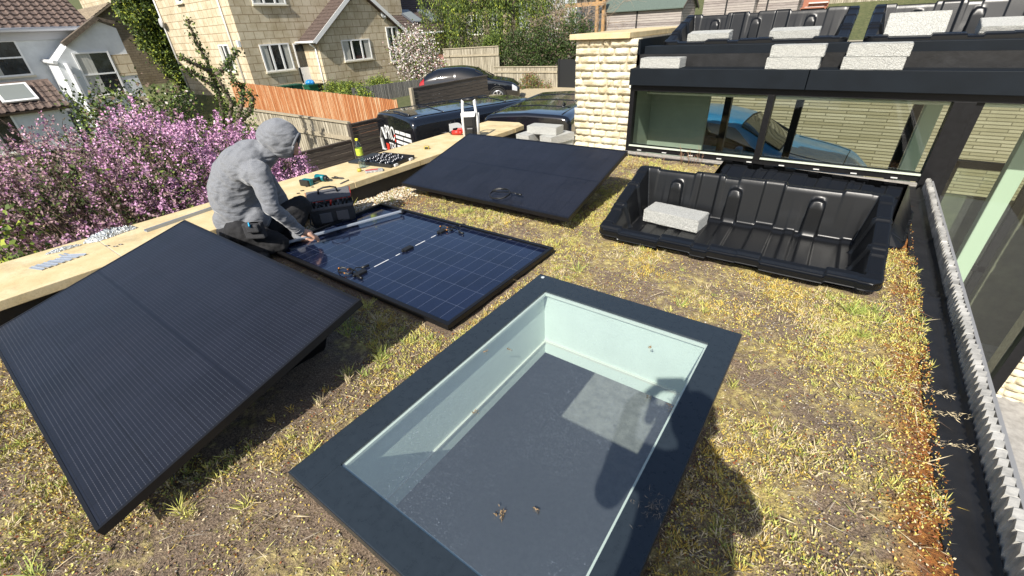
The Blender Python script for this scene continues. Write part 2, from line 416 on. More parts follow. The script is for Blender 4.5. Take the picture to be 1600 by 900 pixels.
# parapet with coping stones
par = empty('parapet_wall', 'low parapet along the left roof edge capped with yellow sandstone slabs', 'parapet', (0, 0, 0))
b = MB(); b.bb((-4.395, Y0, ZT), (-3.775, 5.40, .158)); b.build('wall', M_render, par)
b = MB(); b.bb((-3.775, Y0, -.03), (-3.762, 5.42, .156)); b.bb((-3.80, 5.402, -.03), (-3.77, 5.42, .156)); b.build('black_upstand', M_black, par)
ys = [Y0-.3, -.43, .545, 1.47, 2.42, 3.30, 4.22, 5.13, 5.5]
for i in range(len(ys)-1):
    b = MB(); a, c = ys[i]+.0025, ys[i+1]-.0025; xi = -3.712+rnd.uniform(-.004, .004); xo = -4.45
    if i == len(ys)-2: b.prism([(xo, a, .16), (xi, a, .16), (xi-.02, c-.12, .16), (xi-.2, c+.02, .16), (xo, c-.06, .16)], (0, 0, .06))
    else: b.bb((xo, a, .16), (xi, c, .22))
    b.build('coping_stone', M_coping, par, bevel=.004)
b = MB()
for k in ys[1:-1]: b.bb((-4.43, k-.0024, .163), (-3.72, k+.0024, .2185))
b.build('joint', mat('pale_mortar', (.55, .5, .4), .9), par)

# corrugated edge trim on the right: zig-zag sheet seen from above
tr = empty('corrugated_edge_trim', 'pale corrugated metal edging with a zigzag top along the right roof edge', 'edging')
b = MB(); per = .043; n = int((5.2-Y0)/per); vs = []; fs = []
for i in range(n):   # each corrugation shows as a small overlapping step
    y = Y0+i*per; j1 = rnd.uniform(-.002, .002); z_ = .116+rnd.uniform(-.003, .003); w_ = .027+rnd.uniform(-.004, .004)
    for yy, off, dz in ((y, -.0045, .0), (y+per*.86, .0045, .003), (y+per*.95, .004, .002)):
        x = .735+off+j1; vs += [(x, yy, -.02), (x, yy, z_+dz), (x+w_, yy+.004, z_+dz+.003), (x+w_, yy+.004, -.02)]
for i in range(n*3-1):
    o = i*4
    for k in range(3): fs.append((o+k, o+k+1, o+4+k+1, o+4+k))
b.add(vs, fs); b.build('sheet', M_zinc, tr, fix=True)
b = MB(); b.bb((.775, Y0, -.034), (.79, 5.2, .10)); b.build('backing_board', mat('grey_flashing', (.3, .3, .3), .6, .3), tr)

# ============================================================ UPPER BUILDING
def stone_wall(name, origin, udir, ulen, h, row=.0846, depth=.05, parent=None, seed=3, lmin=.13, lmax=.34, n_out=None, jit=.0):
    """split-faced stones laid in courses on a wall face; each is bulged"""
    r = random.Random(seed); b = MB(); u = Vector(udir).normalized(); nrm = Vector(n_out); o = Vector(origin); up = Vector((0, 0, 1))
    rows = max(1, round(h/row)); rh = h/rows
    for j in range(rows):
        x = 0 if j % 2 else -r.uniform(.02, .1)
        while x < ulen-.02:
            l = (r.uniform(lmin, lmax) if r.random() > .25 else r.uniform(lmin*.55, lmin)); a = max(0, x)+.004; c = min(ulen, x+l)-.004; x += l
            if ulen-x < .08: c = ulen-.004; x = ulen
            if c-a < .04: continue
            z0 = j*rh+.005; z1 = (j+1)*rh-.005; dd = depth*r.uniform(.65, 1.1); q = 5 if c-a > .12 else 3; vs = []; fs = []; nu = q+3; nv = 5
            for iv in range(nv+1):
                for iu in range(nu+1):
                    fu = iu/nu; fv = iv/nv
                    e = min(1, min(fu*(c-a), (1-fu)*(c-a))/.006)*min(1, min(fv, 1-fv)*(z1-z0)/.008)
                    out = dd*(.35+.65*e**.35)*.8 + (r.uniform(-.009, .009) if 0 < iu < nu and 0 < iv < nv else -dd*.35)
                    ju = r.uniform(-.003, .003); jv = r.uniform(-.003, .003)
                    vs.append(o+u*(a+(c-a)*fu+ju)+up*(z0+(z1-z0)*fv+jv)+nrm*out)
            for iv in range(nv):
                for iu in range(nu):
                    k = iv*(nu+1)+iu; fs.append((k, k+1, k+nu+2, k+nu+1))
            b.add(vs, fs, 0, True)
            # side returns
            B = [o+u*a+up*z0, o+u*c+up*z0, o+u*c+up*z1, o+u*a+up*z1]
            co = [vs[0], vs[nu], vs[-1], vs[nv*(nu+1)]]
            for k in range(4): b.add([B[k], B[(k+1) % 4], co[(k+1) % 4], co[k]], [(0, 1, 2, 3)], 0)
    return b.build(name, M_stone, parent, fix=False)

wallL = empty('stone_wall', 'cream split-stone wall with a sandstone coping beside the clerestory windows', 'wall')
b = MB(); b.bb((-2.90, 5.46, -2.1), (-2.20, 9.0, 1.266)); b.bb((-2.90, 5.42, -.03), (-2.20, 5.47, 1.262)); b.build('core', M_mortar, wallL)
stone_wall('stone_face', (-2.94, 5.42, -.02), (1, 0, 0), .80, 1.285, parent=wallL, n_out=(0, -1, 0), seed=5, depth=.045)
stone_wall('stone_face', (-2.90, 9.0, -2.1), (0, -1, 0), 3.56, 3.36, parent=wallL, n_out=(-1, 0, 0), seed=6)
stone_wall('stone_face', (-2.20, 5.40, -.02), (0, 1, 0), .3, 1.285, parent=wallL, n_out=(1, 0, 0), seed=16, lmin=.25, depth=.04)
b = MB(); b.bb((-2.99, 5.34, 1.268), (-2.215, 6.6, 1.328)); b.build('coping_stone', M_coping, wallL, bevel=.006)
b = MB(); b.bb((-2.99, 6.606, 1.268), (-2.215, 7.9, 1.328)); b.build('coping_stone', M_coping, wallL, bevel=.006)

up = empty('upper_roof_edge', 'two-step black metal fascia above the clerestory windows', 'fascia')
b = MB(); b.bb((-2.135, 5.235, .80), (-.385, 5.60, .972)); b.bb((-.379, 5.235, .80), (3.2, 5.60, .972)); b.build('lower_fascia', M_fascia, up, bevel=.004)
b = MB(); b.bb((-2.11, 5.56, .975), (-.60, 5.72, 1.176)); b.bb((-.597, 5.562, .975), (3.2, 5.72, 1.172)); b.build('upper_fascia', M_fascia, up, bevel=.004)
b = MB(); b.bb((-2.135, 5.30, .735), (3.2, 5.50, .799)); b.build('head_flashing', M_frameblk, up)
b = MB(); b.bb((-2.18, 5.5, .78), (3.2, 6.85, 1.095)); b.build('roof_deck', M_black, up)
b = MB(); b.bb((-2.18, 5.36, .755), (3.2, 6.83, .779)); b.build('soffit', M_green, up)
b = MB(); b.bb((-2.19, 5.5, .98), (-2.14, 7.5, 1.25)); b.build('side_flashing', M_fascia, up)

# clerestory
cl = empty('clerestory_window', 'black framed row of windows with two low panes and one tall pane', 'window')
GY = 5.36
b = MB()
b.bb((-2.14, 5.31, .04), (-2.09, 5.41, .80)); b.bb((-2.09, 5.31, .733), (3.2, 5.41, .7345))
b.bb((-.685, 5.30, .09), (-.625, 5.42, .735)); b.bb((.705, 5.29, -.02), (.845, 5.43, .735)); b.bb((-2.09, 5.305, .05), (.705, 5.42, .112))
b.bb((.845, 5.33, -2.03), (.90, 5.40, .735)); b.bb((1.90, 5.31, -2.03), (1.985, 5.42, .735))
b.build('frame', M_frameblk, cl, bevel=.003)
b = MB(); b.bb((-2.09, 5.285, .108), (-.69, 5.312, .122)); b.bb((-.62, 5.285, .108), (.70, 5.312, .122)); b.build('glazing_bead', mat('pale_bead', (.55, .6, .5), .5), cl)
M_glass = glassmat('window_glass', (.83, .88, .82), .9)
for x0, x1, z0 in ((-2.09, -.685, .112), (-.625, .705, .112), (.90, 1.90, -2.03)):
    b = MB(); b.quad((x0, GY, z0), (x1, GY, z0), (x1, GY, .733), (x0, GY, .733)); b.build('pane', M_glass, cl)
b = MB(); b.bb((-2.16, 5.255, -.03), (.70, 5.30, .045)); b.build('sill_board', M_timbergrey, cl, bevel=.003)
b = MB(); b.bb((-2.16, 5.222, -.03), (.70, 5.252, .02)); b.build('sill_upstand', M_black, cl)
b = MB()
for k in range(9): x = -1.98+k*.31; b.bb((x, 5.292, .062), (x+.05, 5.305, .070))
b.build('drain_cap', mat('pale_plastic', (.6, .6, .58), .5), cl)
# lower wall between the low room and the tall room is open; stone pier on the right
pier = empty('stone_pier', 'cream split-stone pier below and right of the tall window pane', 'wall')
b = MB(); b.bb((2.0, 5.44, -2.1), (3.2, 5.9, .735)); b.build('core', M_mortar, pier)
stone_wall('stone_face', (1.99, 5.44, -2.1), (1, 0, 0), 1.2, 2.83, parent=pier, n_out=(0, -1, 0), seed=9)
# interior of the tall room
b = MB(); b.bb((-2.2, 5.5, -2.03), (-2.15, 6.8, .754)); b.bb((-2.15, 6.1, -2.03), (-1.42, 6.17, .61)); b.build('x', M_greendk)
bpy.data.objects['x'].name = 'inner_partition'; tag(bpy.data.objects['inner_partition'], 'grey green partition seen through the left clerestory pane', 'partition')
b = MB(); b.bb((-2.15, 5.9, .62), (3.1, 6.2, .64)); b.build('ceiling_strip', M_green); tag(bpy.data.objects['ceiling_strip'], kind='structure')
rg = empty('rear_glazing', 'black posts and glass at the far side of the tall room', 'window')
for x in (-1.32, -.50, .62, 1.6): b = MB(); b.bb((x-.04, 6.68, -1.5), (x+.04, 6.78, .754)); b.build('post', M_frameblk, rg)
b = MB(); b.bb((-2.15, 6.68, .62), (3.2, 6.78, .753)); b.bb((-2.15, 6.68, -2.03), (3.2, 6.78, -1.42)); b.build('head_rail', M_frameblk, rg)
b = MB(); b.quad((-2.1, 6.73, -1.42), (3.2, 6.73, -1.42), (3.2, 6.73, .62), (-2.1, 6.73, .62)); b.build('pane', M_glass, rg)
for x, y in ((.72, 6.5), (1.45, 6.1)):
    b = MB(); b.bb((x-.07, y-.07, -2.03), (x+.07, y+.07, .62)); o = b.build('inner_column', mat('sage_paint', (.46, .56, .46), .7), bevel=.01)
    tag(o, 'pale green column inside, seen through the %s' % ('middle pane' if x < 1 else 'tall right pane'), 'column', 'pale green columns in the tall room')
idr = empty('inner_door', 'black framed glass door standing open inside behind the tall right pane', 'door')
b = MB()
for x in (1.02, 1.62): b.bb((x, 6.28, -2.03), (x+.07, 6.34, .05))
b.bb((1.02, 6.28, -.02), (1.69, 6.34, .05)); b.bb((1.02, 6.28, -1.1), (1.69, 6.34, -1.03)); b.build('frame', M_frameblk, idr, bevel=.004)
b = MB(); b.quad((1.09, 6.31, -2.03), (1.62, 6.31, -2.03), (1.62, 6.31, -.02), (1.09, 6.31, -.02)); b.build('pane', M_glass, idr)
b = MB(); b.bb((.9, 6.45, -2.03), (3.1, 6.50, -.35)); tag(b.build('reflection_panel', mat('olive_reflection', (.10, .105, .07), .8, var=.3, vscale=5)), 'dark olive panel added for foliage reflections behind the tall right pane', 'wall')  # added panel; its olive tone paints the dark foliage reflections of the pane
# stone wall beyond
bw = empty('far_stone_wall', 'long coursed stone wall in the yard seen through the clerestory', 'wall')
def coursed():
    m, g = newmat('coursed_rubble', .9); v = g.obj()
    k = g.n.new('ShaderNodeTexBrick'); k.inputs['Scale'].default_value = 1; k.inputs['Brick Width'].default_value = .62; k.inputs['Row Height'].default_value = .055; k.inputs['Mortar Size'].default_value = .007
    k.inputs['Color1'].default_value = (.25, .215, .14, 1); k.inputs['Color2'].default_value = (.38, .335, .25, 1); k.inputs['Mortar'].default_value = (.13, .11, .07, 1)
    mp = g.n.new('ShaderNodeMapping'); mp.inputs['Rotation'].default_value = (PI/2, 0, 0); g.L.new(v, mp.inputs[0]); g.L.new(mp.outputs[0], k.inputs['Vector'])
    g.color(k.outputs[0]); g.bump(k.outputs['Fac'], 1, -.03); return m
b = MB(); b.bb((-2.6, 10.4, -1.6), (9, 10.7, .95)); b.build('wall', coursed(), bw)

# ============================================================ SKYLIGHT
sk = empty('skylight', 'flat rectangular rooflight with a wide dark glass border set in the planted roof', 'skylight')
M_skyframe = mat('black_fritted_glass', (.022, .030, .038), .28, var=.09, vscale=30, spec=.55, bump=.04, bscale=30)
ix0, ix1, iy0, iy1 = -1.163, -.238, .42, 1.845
b = MB(); zt = .10
def ring(b, a, c, z0, z1, mi=0):
    (ax0, ax1, ay0, ay1), (cx0, cx1, cy0, cy1) = a, c
    b.bb((ax0, ay0, z0), (cx0, ay1, z1), mi); b.bb((cx1, ay0, z0), (ax1, ay1, z1), mi); b.bb((cx0, ay0, z0), (cx1, cy0, z1), mi); b.bb((cx0, cy1, z0), (cx1, ay1, z1), mi)
O = (SKX0, SKX1, SKY0, SKY1)
ring(b, O, (ix0, ix1, iy0, iy1), .088, .1); b.build('border', M_skyframe, sk, bevel=.0015)
b = MB(); ring(b, (SKX0+.03, SKX1-.03, SKY0+.03, SKY1-.03), (ix0-.02, ix1+.02, iy0-.02, iy1+.02), -.03, .086); b.build('kerb', M_black, sk)
b = MB(); e = .012; ring(b, (SKX0-.004, SKX1+.004, SKY0-.004, SKY1+.004), (SKX0+.002, SKX1-.002, SKY0+.002, SKY1-.002), .06, .0985); b.build('edge_trim', mat('dark_alu_trim', (.06, .065, .07), .35, .6), sk)
b = MB(); b.quad((ix0, iy0, .094), (ix1, iy0, .094), (ix1, iy1, .094), (ix0, iy1, .094)); b.build('glass', glassmat('rooflight_glass', (.88, .96, .94), 2.6, dust_haze=1.0), sk)
b = MB(); ring(b, (ix0-.019, ix1+.019, iy0-.019, iy1+.019), (ix0+.010, ix1-.010, iy0+.010, iy1-.010), .072, .086); b.build('spacer_bar', mat('pale_spacer', (.82, .84, .76), .4), sk)
b = MB(); ring(b, (ix0-.04, ix1+.04, iy0-.04, iy1+.04), (ix0-.018, ix1+.018, iy0-.018, iy1+.018), -.285, .068); b.build('shaft', M_green, sk)
b = MB(); ring(b, (ix0-.04, ix1+.04, iy0-.04, iy1+.04), (ix0-.006, ix1+.006, iy0-.006, iy1+.006), -.300, -.287); b.build('shaft_bead', mat('cream_bead', (.75, .74, .66), .6), sk)
b = MB(); ring(b, (hx0+.002, hx1-.002, hy0+.002, hy1-.002), (ix0-.012, ix1+.012, iy0-.012, iy1+.012), -.385, -.302); b.build('reveal', M_green, sk)
b = MB(); b.cyl((SKX0+.035, SKY1-.03, .1), (SKX0+.035, SKY1-.03, .1025), .011, n=16); b.build('corner_sticker', mat('pale_sticker', (.5, .55, .55), .5), sk)
# debris on the glass
for k, (px, py) in enumerate(((783, 803), (795, 546), (760, 549), (1016, 543), (1014, 622), (1047, 636), (743, 643), (838, 795))):
    p = P(px, py, .1); N = 26 if k == 0 else 9; C = np.array(p)+rng.normal(size=(N, 3))*np.array([.006, .006, .002])*(1.6 if k == 0 else 1)
    C[:, 2] = np.maximum(C[:, 2], .099)+.002
    o = leaves('dead_leaf', C, .011, .006, [mat('dead_leaf', (.22, .15, .08), .9)], up=0)
    tag(o, ['brown curled dead leaf near the middle of the rooflight glass', 'dead leaf scrap near the top left of the rooflight glass, right one of two', 'dead leaf scrap near the top left of the rooflight glass, left one of two', 'tiny dead leaf high on the right of the rooflight glass', 'small twiggy debris in the photographer shadow on the glass', 'dead scrap beside the right edge of the rooflight glass', 'pale speck halfway down the left of the rooflight glass', 'small brown scrap right of the curled dead leaf'][k], 'leaf', 'debris on the rooflight')
# dried grass tuft on the frame
C = np.array(P(1020, 795, .1))+rng.normal(size=(120, 3))*np.array([.022, .03, .006]); C[:, 2] = np.abs(C[:, 2]-.1)+.101
tag(leaves('moss_tuft', C, .022, .0015, [mat('dry_fibre', (.16, .14, .12), .9)], up=.1), 'loose grey tuft of dried moss on the right border of the rooflight', 'moss tuft')
# ============================================================ SOLAR PANELS
PW, PD = 1.93, 1.13
def cellmat(name, base, line, gap, gapcol, rough, mottling=.3, dotted=True, coat=.0, sp=.0155, lw=.085):
    m, g = newmat(name, rough); v = g.obj(); x, y, z = g.sep(v)
    def stripe(s, period, wd, off=0.0):
        f = g.math('FRACT', g.math('ADD', g.math('DIVIDE', s, period), 100.5+off)); return g.math('LESS_THAN', g.math('ABSOLUTE', g.math('SUBTRACT', f, .5)), wd/2)
    bus = stripe(y, sp, lw)
    if dotted:
        f = g.math('FRACT', g.math('ADD', g.math('DIVIDE', x, .0125), 100)); bus = g.math('MULTIPLY', bus, g.math('GREATER_THAN', f, .35))
    gx = stripe(x, PW*.974/20, gap/(PW*.974/20)*1.0); gy = stripe(y, PD*.962/6, gap/(PD*.962/6)); gg = g.math('MAXIMUM', gx, gy)
    n = g.noise(v, 3, 3); cell = g.ramp(n, [(.3, tuple(k*(1-mottling) for k in base)), (.7, tuple(k*(1+mottling) for k in base))])
    # per-cell tone
    fl = g.n.new('ShaderNodeTexWhiteNoise'); cm = g.n.new('ShaderNodeCombineXYZ')
    g.L.new(g.math('FLOOR', g.math('DIVIDE', x, PW*.974/20)), cm.inputs[0]); g.L.new(g.math('FLOOR', g.math('DIVIDE', y, PD*.962/6)), cm.inputs[1]); g.L.new(cm.outputs[0], fl.inputs[0])
    cell = g.mix(g.math('MULTIPLY', fl.outputs[0], .35), cell, tuple(k*1.9 for k in base))
    c = g.mix(g.math('MULTIPLY', bus, .6), cell, line); c = g.mix(gg, c, gapcol)
    cen = g.math('LESS_THAN', g.math('ABSOLUTE', x), .0022); c = g.mix(cen, c, gapcol); g.color(c)
    dust_haze = g.noise(v, 1.6, 6, .7); rr = g.n.new('ShaderNodeMapRange'); rr.inputs[3].default_value = rough*.7; rr.inputs[4].default_value = rough*1.5; g.L.new(dust_haze, rr.inputs[0]); g.rough(rr.outputs[0])
    if coat: g.b.inputs['Coat Weight'].default_value = coat; g.b.inputs['Coat Roughness'].default_value = .03
    return m
M_cell = cellmat('black_solar_cells', (.007, .008, .013), (.15, .15, .165), .003, (.004, .004, .006), .32)
M_cell2 = cellmat('blue_solar_cells', (.006, .010, .028), (.025, .03, .05), .0022, (.09, .105, .15), .10, dotted=False, lw=.12, coat=.6)
M_pframe = mat('black_anodised_frame', (.018, .018, .02), .38, .5)
def make_panel(label, flat=False):
    t = empty('solar_panel', label, 'solar panel'); b = MB(); th = .035; fw_ = .012
    def edge(b, z0, z1, wd):
        b.bb((-PW/2, -PD/2, z0), (PW/2, -PD/2+wd, z1)); b.bb((-PW/2, PD/2-wd, z0), (PW/2, PD/2, z1))
        b.bb((-PW/2, -PD/2+wd, z0), (-PW/2+wd, PD/2-wd, z1)); b.bb((PW/2-wd, -PD/2+wd, z0), (PW/2, PD/2-wd, z1))
    if not flat:
        edge(b, 0, th, fw_); b.build('frame', M_pframe, t, bevel=.001)
        b = MB(); b.bb((-PW/2+fw_, -PD/2+fw_, th-.006), (PW/2-fw_, PD/2-fw_, th-.0015)); b.build('glass', M_cell, t)
    else:
        edge(b, 0, th, .004); edge(b, th-.002, th, .026); edge(b, 0, .004, .018); b.build('frame', M_pframe, t, bevel=.0008)
        b = MB(); b.bb((-PW/2+.004, -PD/2+.004, .004), (PW/2-.004, PD/2-.004, .009)); b.build('glass', M_cell2, t)
    return t
slope = math.atan2(.27, 1.08)
pn = make_panel('large black solar panel tilted in the left foreground')
pn['group'] = 'black solar panels tilted on tubs'
pn.location = (-2.535, .37, .246); pn.rotation_euler = (slope, 0, 0)
p3 = copy_tree(pn, loc=(-2.505, 3.345, .246), label='black solar panel tilted on its tub in front of the stone wall')
p2 = make_panel('solar panel lying face down on the roof with its blue back and cables showing', True)
p2.location = (-2.43, 1.88, .022)
b = MB()
M_cable = mat('black_cable', (.012, .012, .012), .4); M_orange = mat('orange_tie', (.55, .2, .03), .5)
for x in (-.02, .0, .02): pass
for y in (-.42, 0.02, .40):
    b = MB(); b.box((.0, y, .018), (.045, .085, .018)); b.cyl((0, y-.04, .02), (.0, y-.06, .02), .008); b.build('junction_box', M_cable, p2, bevel=.003)
for a, c in ((-.30, -.17), (-.1, -.06), (.10, .20), (.27, .32)): b = MB(); b.bb((-.004, a, .0095), (.004, c, .0105)); b.build('centre_strip', mat('white_ribbon', (.7, .7, .7), .5), p2)
for cx, cy, s in ((-.05, -.46, 1), (.06, .45, -1)):
    b = MB(); pts = []
    for k in range(60):
        a = k/60*2*PI*2.3; r = .048+.006*math.sin(k*.5); pts.append((cx-.06+math.cos(a)*r*1.2, cy+s*.0+math.sin(a)*r*.75, .018+.006*math.sin(k*.7)+.004*k/20))
    b.tube(pts, .0036, 6); b.tube([pts[-1], (cx+.03, cy+.03, .03), (cx+.09, cy-.0, .02)], .0036, 6)
    b.tube([pts[0], (cx-.02, cy+.06, .03), (cx+.0, cy+.1, .02)], .0036, 6)
    b.cyl((cx+.08, cy, .02), (cx+.13, cy-.005, .02), .0085); b.cyl((cx-.0, cy+.09, .02), (cx+.01, cy+.145, .02), .0085)
    o = b.build('cable', M_cable, p2)
    for k in (8, 22, 40): b = MB(); b.cyl(Vector(pts[k])-Vector((.004, 0, 0)), Vector(pts[k])+Vector((.004, .003, 0)), .0062); b.build('cable_tie', M_orange, o)
# loose coil on panel three
c0 = Vector((-2.26, 2.86, .195)); R3 = Matrix.Rotation(slope, 3, 'X'); b = MB(); pts = []
for k in range(90):
    a = k/90*2*PI*2.6-.5; r = .085+.007*math.sin(k*.37); pts.append(c0+R3 @ Vector((math.cos(a)*r, math.sin(a)*r, .008+.0025*math.sin(k*.9)+k*.00012)))
pts += [c0+R3 @ Vector((.12, .05, .012)), c0+R3 @ Vector((.15, .045, .01))]
b.tube(pts, .0042, 6); b.cyl(pts[-1], pts[-1]+R3 @ Vector((.05, .0, 0)), .008)
tag(b.build('cable_coil', M_cable), 'coil of black cable resting on the low edge of the far tilted panel', 'cable')

# ============================================================ PLASTIC TUBS
def plastic():
    m, g = newmat('black_moulded_plastic', .36); v = g.obj(); g.b.inputs['Specular IOR Level'].default_value = .38
    n = g.noise(v, 220, 3); n2 = g.noise(v, 5, 5)
    rr = g.n.new('ShaderNodeMapRange'); rr.inputs[3].default_value = .24; rr.inputs[4].default_value = .40; g.L.new(n2, rr.inputs[0]); g.rough(rr.outputs[0])
    g.bump(n, .12, .002)
    dst = g.ramp(g.noise(v, 60, 6, .8), [(.66, (.0065, .007, .008)), (.80, (.09, .08, .07))]); g.color(dst)
    return m
M_plastic = plastic()
def tub_mesh(W=1.68, D=.86, zf=.11, zb=.345, st=.0065):
    xs = np.arange(0, W+st*.5, W/round(W/st)); ys = np.arange(0, D+st*.5, D/round(D/st)); X, Y = np.meshgrid(xs, ys); nx, ny = len(xs), len(ys)
    def S(a, b, t): t = np.clip((t-a)/(b-a), 0, 1); return t*t*(3-2*t)
    zr = zf+(zb-zf)*np.clip((Y-.06)/(D-.12), 0, 1)
    # rim step pattern: raised and lowered lengths round the rim
    fx = X/W; rim = zr.copy(); segs = [(.0, .10, 0), (.10, .27, -.014), (.27, .40, .004), (.40, .46, -.012), (.46, .56, .002), (.56, .64, .006), (.64, .84, -.012), (.84, .93, .004), (.93, 1, 0)]
    pf = np.zeros_like(X)
    for a, c, h in segs: pf += h*S(a*W-.004, a*W+.004, X)*(1-S(c*W-.004, c*W+.004, X))
    fb = (Y < .10) | (Y > D-.10); rim = rim+pf*fb
    py = np.zeros_like(X)
    for a, c, h in ((.14, .30, -.010), (.40, .62, .006), (.70, .86, -.008)): py += h*S(a*D-.004, a*D+.004, Y)*(1-S(c*D-.004, c*D+.004, Y))
    rim = rim+py*((X < .09) | (X > W-.09))*(~fb)
    for c in (.36*D, .66*D):   # raised bridges over the side rims
        rim += .010*np.exp(-((Y-c)/.010)**4)*((X < .085) | (X > W-.085))
    # floor with broad ribs
    floor = np.full_like(X, .014)
    rb = [(.14, .19), (.24, .275), (.30, .375), (.43, .48), (.56, .635), (.68, .715), (.74, .79), (.88, .92)]
    for a, c in rb: floor += .011*S(a*W-.006, a*W+.006, X)*(1-S(c*W-.006, c*W+.006, X))*S(.12, .15, Y)
    # walls
    rec = np.zeros_like(X)
    for a, c in ((.30, .375), (.56, .635)): rec += S(a*W-.005, a*W+.005, X)*(1-S(c*W-.005, c*W+.005, X))
    yb = D-.132+.018*rec
    tb = np.clip((Y-yb)/(.075), 0, 1); tf = np.clip((.115-Y)/.030, 0, 1)
    rs = np.zeros_like(X)
    for a in (.38, .66): rs += np.exp(-((Y-a*D)/.018)**4)
    tl = np.clip((.135+.018*rs-X)/.055, 0, 1); tr = np.clip((X-(W-.135-.018*rs))/.055, 0, 1)
    zmain = floor+(rim-floor)*np.maximum.reduce([tb, tf, tl, tr])
    # fillet at the wall foot
    foot = S(yb-.045, yb, Y)*.020*(1-tb); zmain = np.maximum(zmain, floor+foot*(tb <= 0))
    # arched pilasters on the back wall
    for c in (.20, .455, .765):
        dx = np.abs(X-c*W)/.052; ins = dx < 1; top = .80*zb-.05*(1-np.sqrt(np.clip(1-np.minimum(dx, 1)**2, 0, 1)))
        t = np.clip((Y-(yb-.024))/.05, 0, 1); zp = np.minimum(floor+(rim-floor)*t*1.25, top); side = 1-S(.86, 1.0, dx)
        zmain = np.where(ins & (Y < yb+.07), np.maximum(zmain, floor+(zp-floor)*side), zmain)
    Z = np.where(np.maximum.reduce([tb, tf, tl, tr]) >= 1, rim, zmain)
    # outer rounding of the rim
    dd = np.minimum.reduce([X, W-X, Y, D-Y]); Z -= .014*(1-np.clip(dd/.016, 0, 1))**2
    # rounded plan corners
    rc = .085; cx = np.clip(X, rc, W-rc); cy = np.clip(Y, rc, D-rc); vx, vy = X-cx, Y-cy; dl = np.hypot(vx, vy); f = np.where(dl > rc, rc/np.maximum(dl, 1e-6), 1); Xp = cx+vx*f; Yp = cy+vy*f
    V = np.stack([Xp, Yp, Z], -1).reshape(-1, 3)
    ii, jj = np.meshgrid(np.arange(nx-1), np.arange(ny-1)); I = (jj*nx+ii).ravel(); F = np.stack([I, I+1, I+nx+1, I+nx], 1)
    # skirt and body
    loop = list(range(nx))+[j*nx+nx-1 for j in range(1, ny)]+[(ny-1)*nx+i for i in range(nx-2, -1, -1)]+[j*nx for j in range(ny-2, 0, -1)]
    B = V[loop]; n = len(loop); c = np.array([W/2, D/2]); rings = []
    def inset(B, d): 
        q = B.copy(); q[:, 0] = np.clip(B[:, 0], d, W-d)*1.0; q[:, 1] = np.clip(B[:, 1], d, D-d)
        return q
    o1 = B.copy(); o1[:, 2] -= .030; 
    out = B.copy(); out[:, 2] -= .034; out[:, 0] += np.sign(B[:, 0]-c[0])*.004; out[:, 1] += np.sign(B[:, 1]-c[1])*.004
    i1 = inset(B, .014); i1[:, 2] = B[:, 2]-.032
    fxx = B[:, 0]/W; rb_ = .018*((fxx*9 % 1) < .45)
    i2 = inset(B, .10); i2[:, 2] = .02; i2[:, 1] += rb_*np.sign(c[1]-B[:, 1])*.6; i3 = inset(B, .11); i3[:, 2] = .0
    i1[:, 1] += rb_*np.sign(c[1]-B[:, 1])*.6
    base = len(V); Vs = [V, o1, out, i1, i2, i3]; Fs = [F]; prev = np.array(loop)
    off = base
    for q in (o1, out, i1, i2, i3):
        cur = off+np.arange(n); Fs.append(np.stack([prev, np.roll(prev, -1), np.roll(cur, -1), cur], 1)); prev = cur; off += n
    global NF0; NF0 = len(F); V = np.concatenate(Vs); F = np.concatenate(Fs)
    V = V-np.array([W/2, D/2, 0])
    return V, F
Vt, Ft = tub_mesh()
o = npmesh('tub', Vt, Ft, M_plastic, smooth=True); tub_me = o.data; nf_ = len(Ft); sm_ = np.ones(nf_, bool); sm_[NF0:] = False; tub_me.polygons.foreach_set('use_smooth', sm_); bpy.data.objects.remove(o)
def tub(label, loc, rz=0, sc=1.0, rx=0):
    o = bpy.data.objects.new('mounting_tub', tub_me); COL.objects.link(o); o.location = loc; o.rotation_euler = (rx, 0, rz); o.scale = (sc, sc, sc)
    return tag(o, label, 'tub', 'black plastic mounting tubs')
TUB1 = tub('empty black plastic tub with one concrete block in it, right of the far panel', (-.445, 3.262, .008), math.radians(1.2), 1.035, math.radians(.5))
tub('upturned black plastic tub lying behind the front empty tub', (-.17, 4.10, .195), PI-math.radians(6), .92, PI-math.radians(18))
tub('black plastic tub under the left foreground panel', (-2.60, .55, 0), 0, .90)
tub('black plastic tub under the far tilted panel', (-2.55, 3.34, 0), 0, .97)
TU1 = tub('left black tub on the upper roof above the clerestory, two blocks inside', (-1.07, 6.12, 1.098), 0, 1.055)
TU2 = tub('right black tub on the upper roof above the clerestory, two blocks inside', (.83, 6.12, 1.098), 0, 1.055)

# ============================================================ CONCRETE BLOCKS
bm = bmesh.new(); bmesh.ops.create_cube(bm, size=1); bmesh.ops.scale(bm, verts=bm.verts, vec=(.44, .215, .10))
bmesh.ops.bevel(bm, geom=bm.edges[:], offset=.004, segments=2, affect='EDGES'); bmesh.ops.subdivide_edges(bm, edges=bm.edges[:], cuts=5, use_grid_fill=True)
for v_ in bm.verts:
    v_.co += Vector((rnd.uniform(-1, 1), rnd.uniform(-1, 1), rnd.uniform(-1, 1)))*.0011
bme = bpy.data.meshes.new('concrete_block'); bm.to_mesh(bme); bm.free(); bme.materials.append(M_conc)
def block(label, loc, rz=0, rx=0):
    o = bpy.data.objects.new('concrete_block', bme); COL.objects.link(o); o.location = loc; o.rotation_euler = (rx, 0, math.radians(rz)); return tag(o, label, 'concrete block', 'grey concrete ballast blocks')
block('concrete block lying inside the front empty black tub', (-.885, 3.35, .090), -5)
block('single concrete block at the left end of the black ledge', (-1.81, 5.36, 1.024), -1)
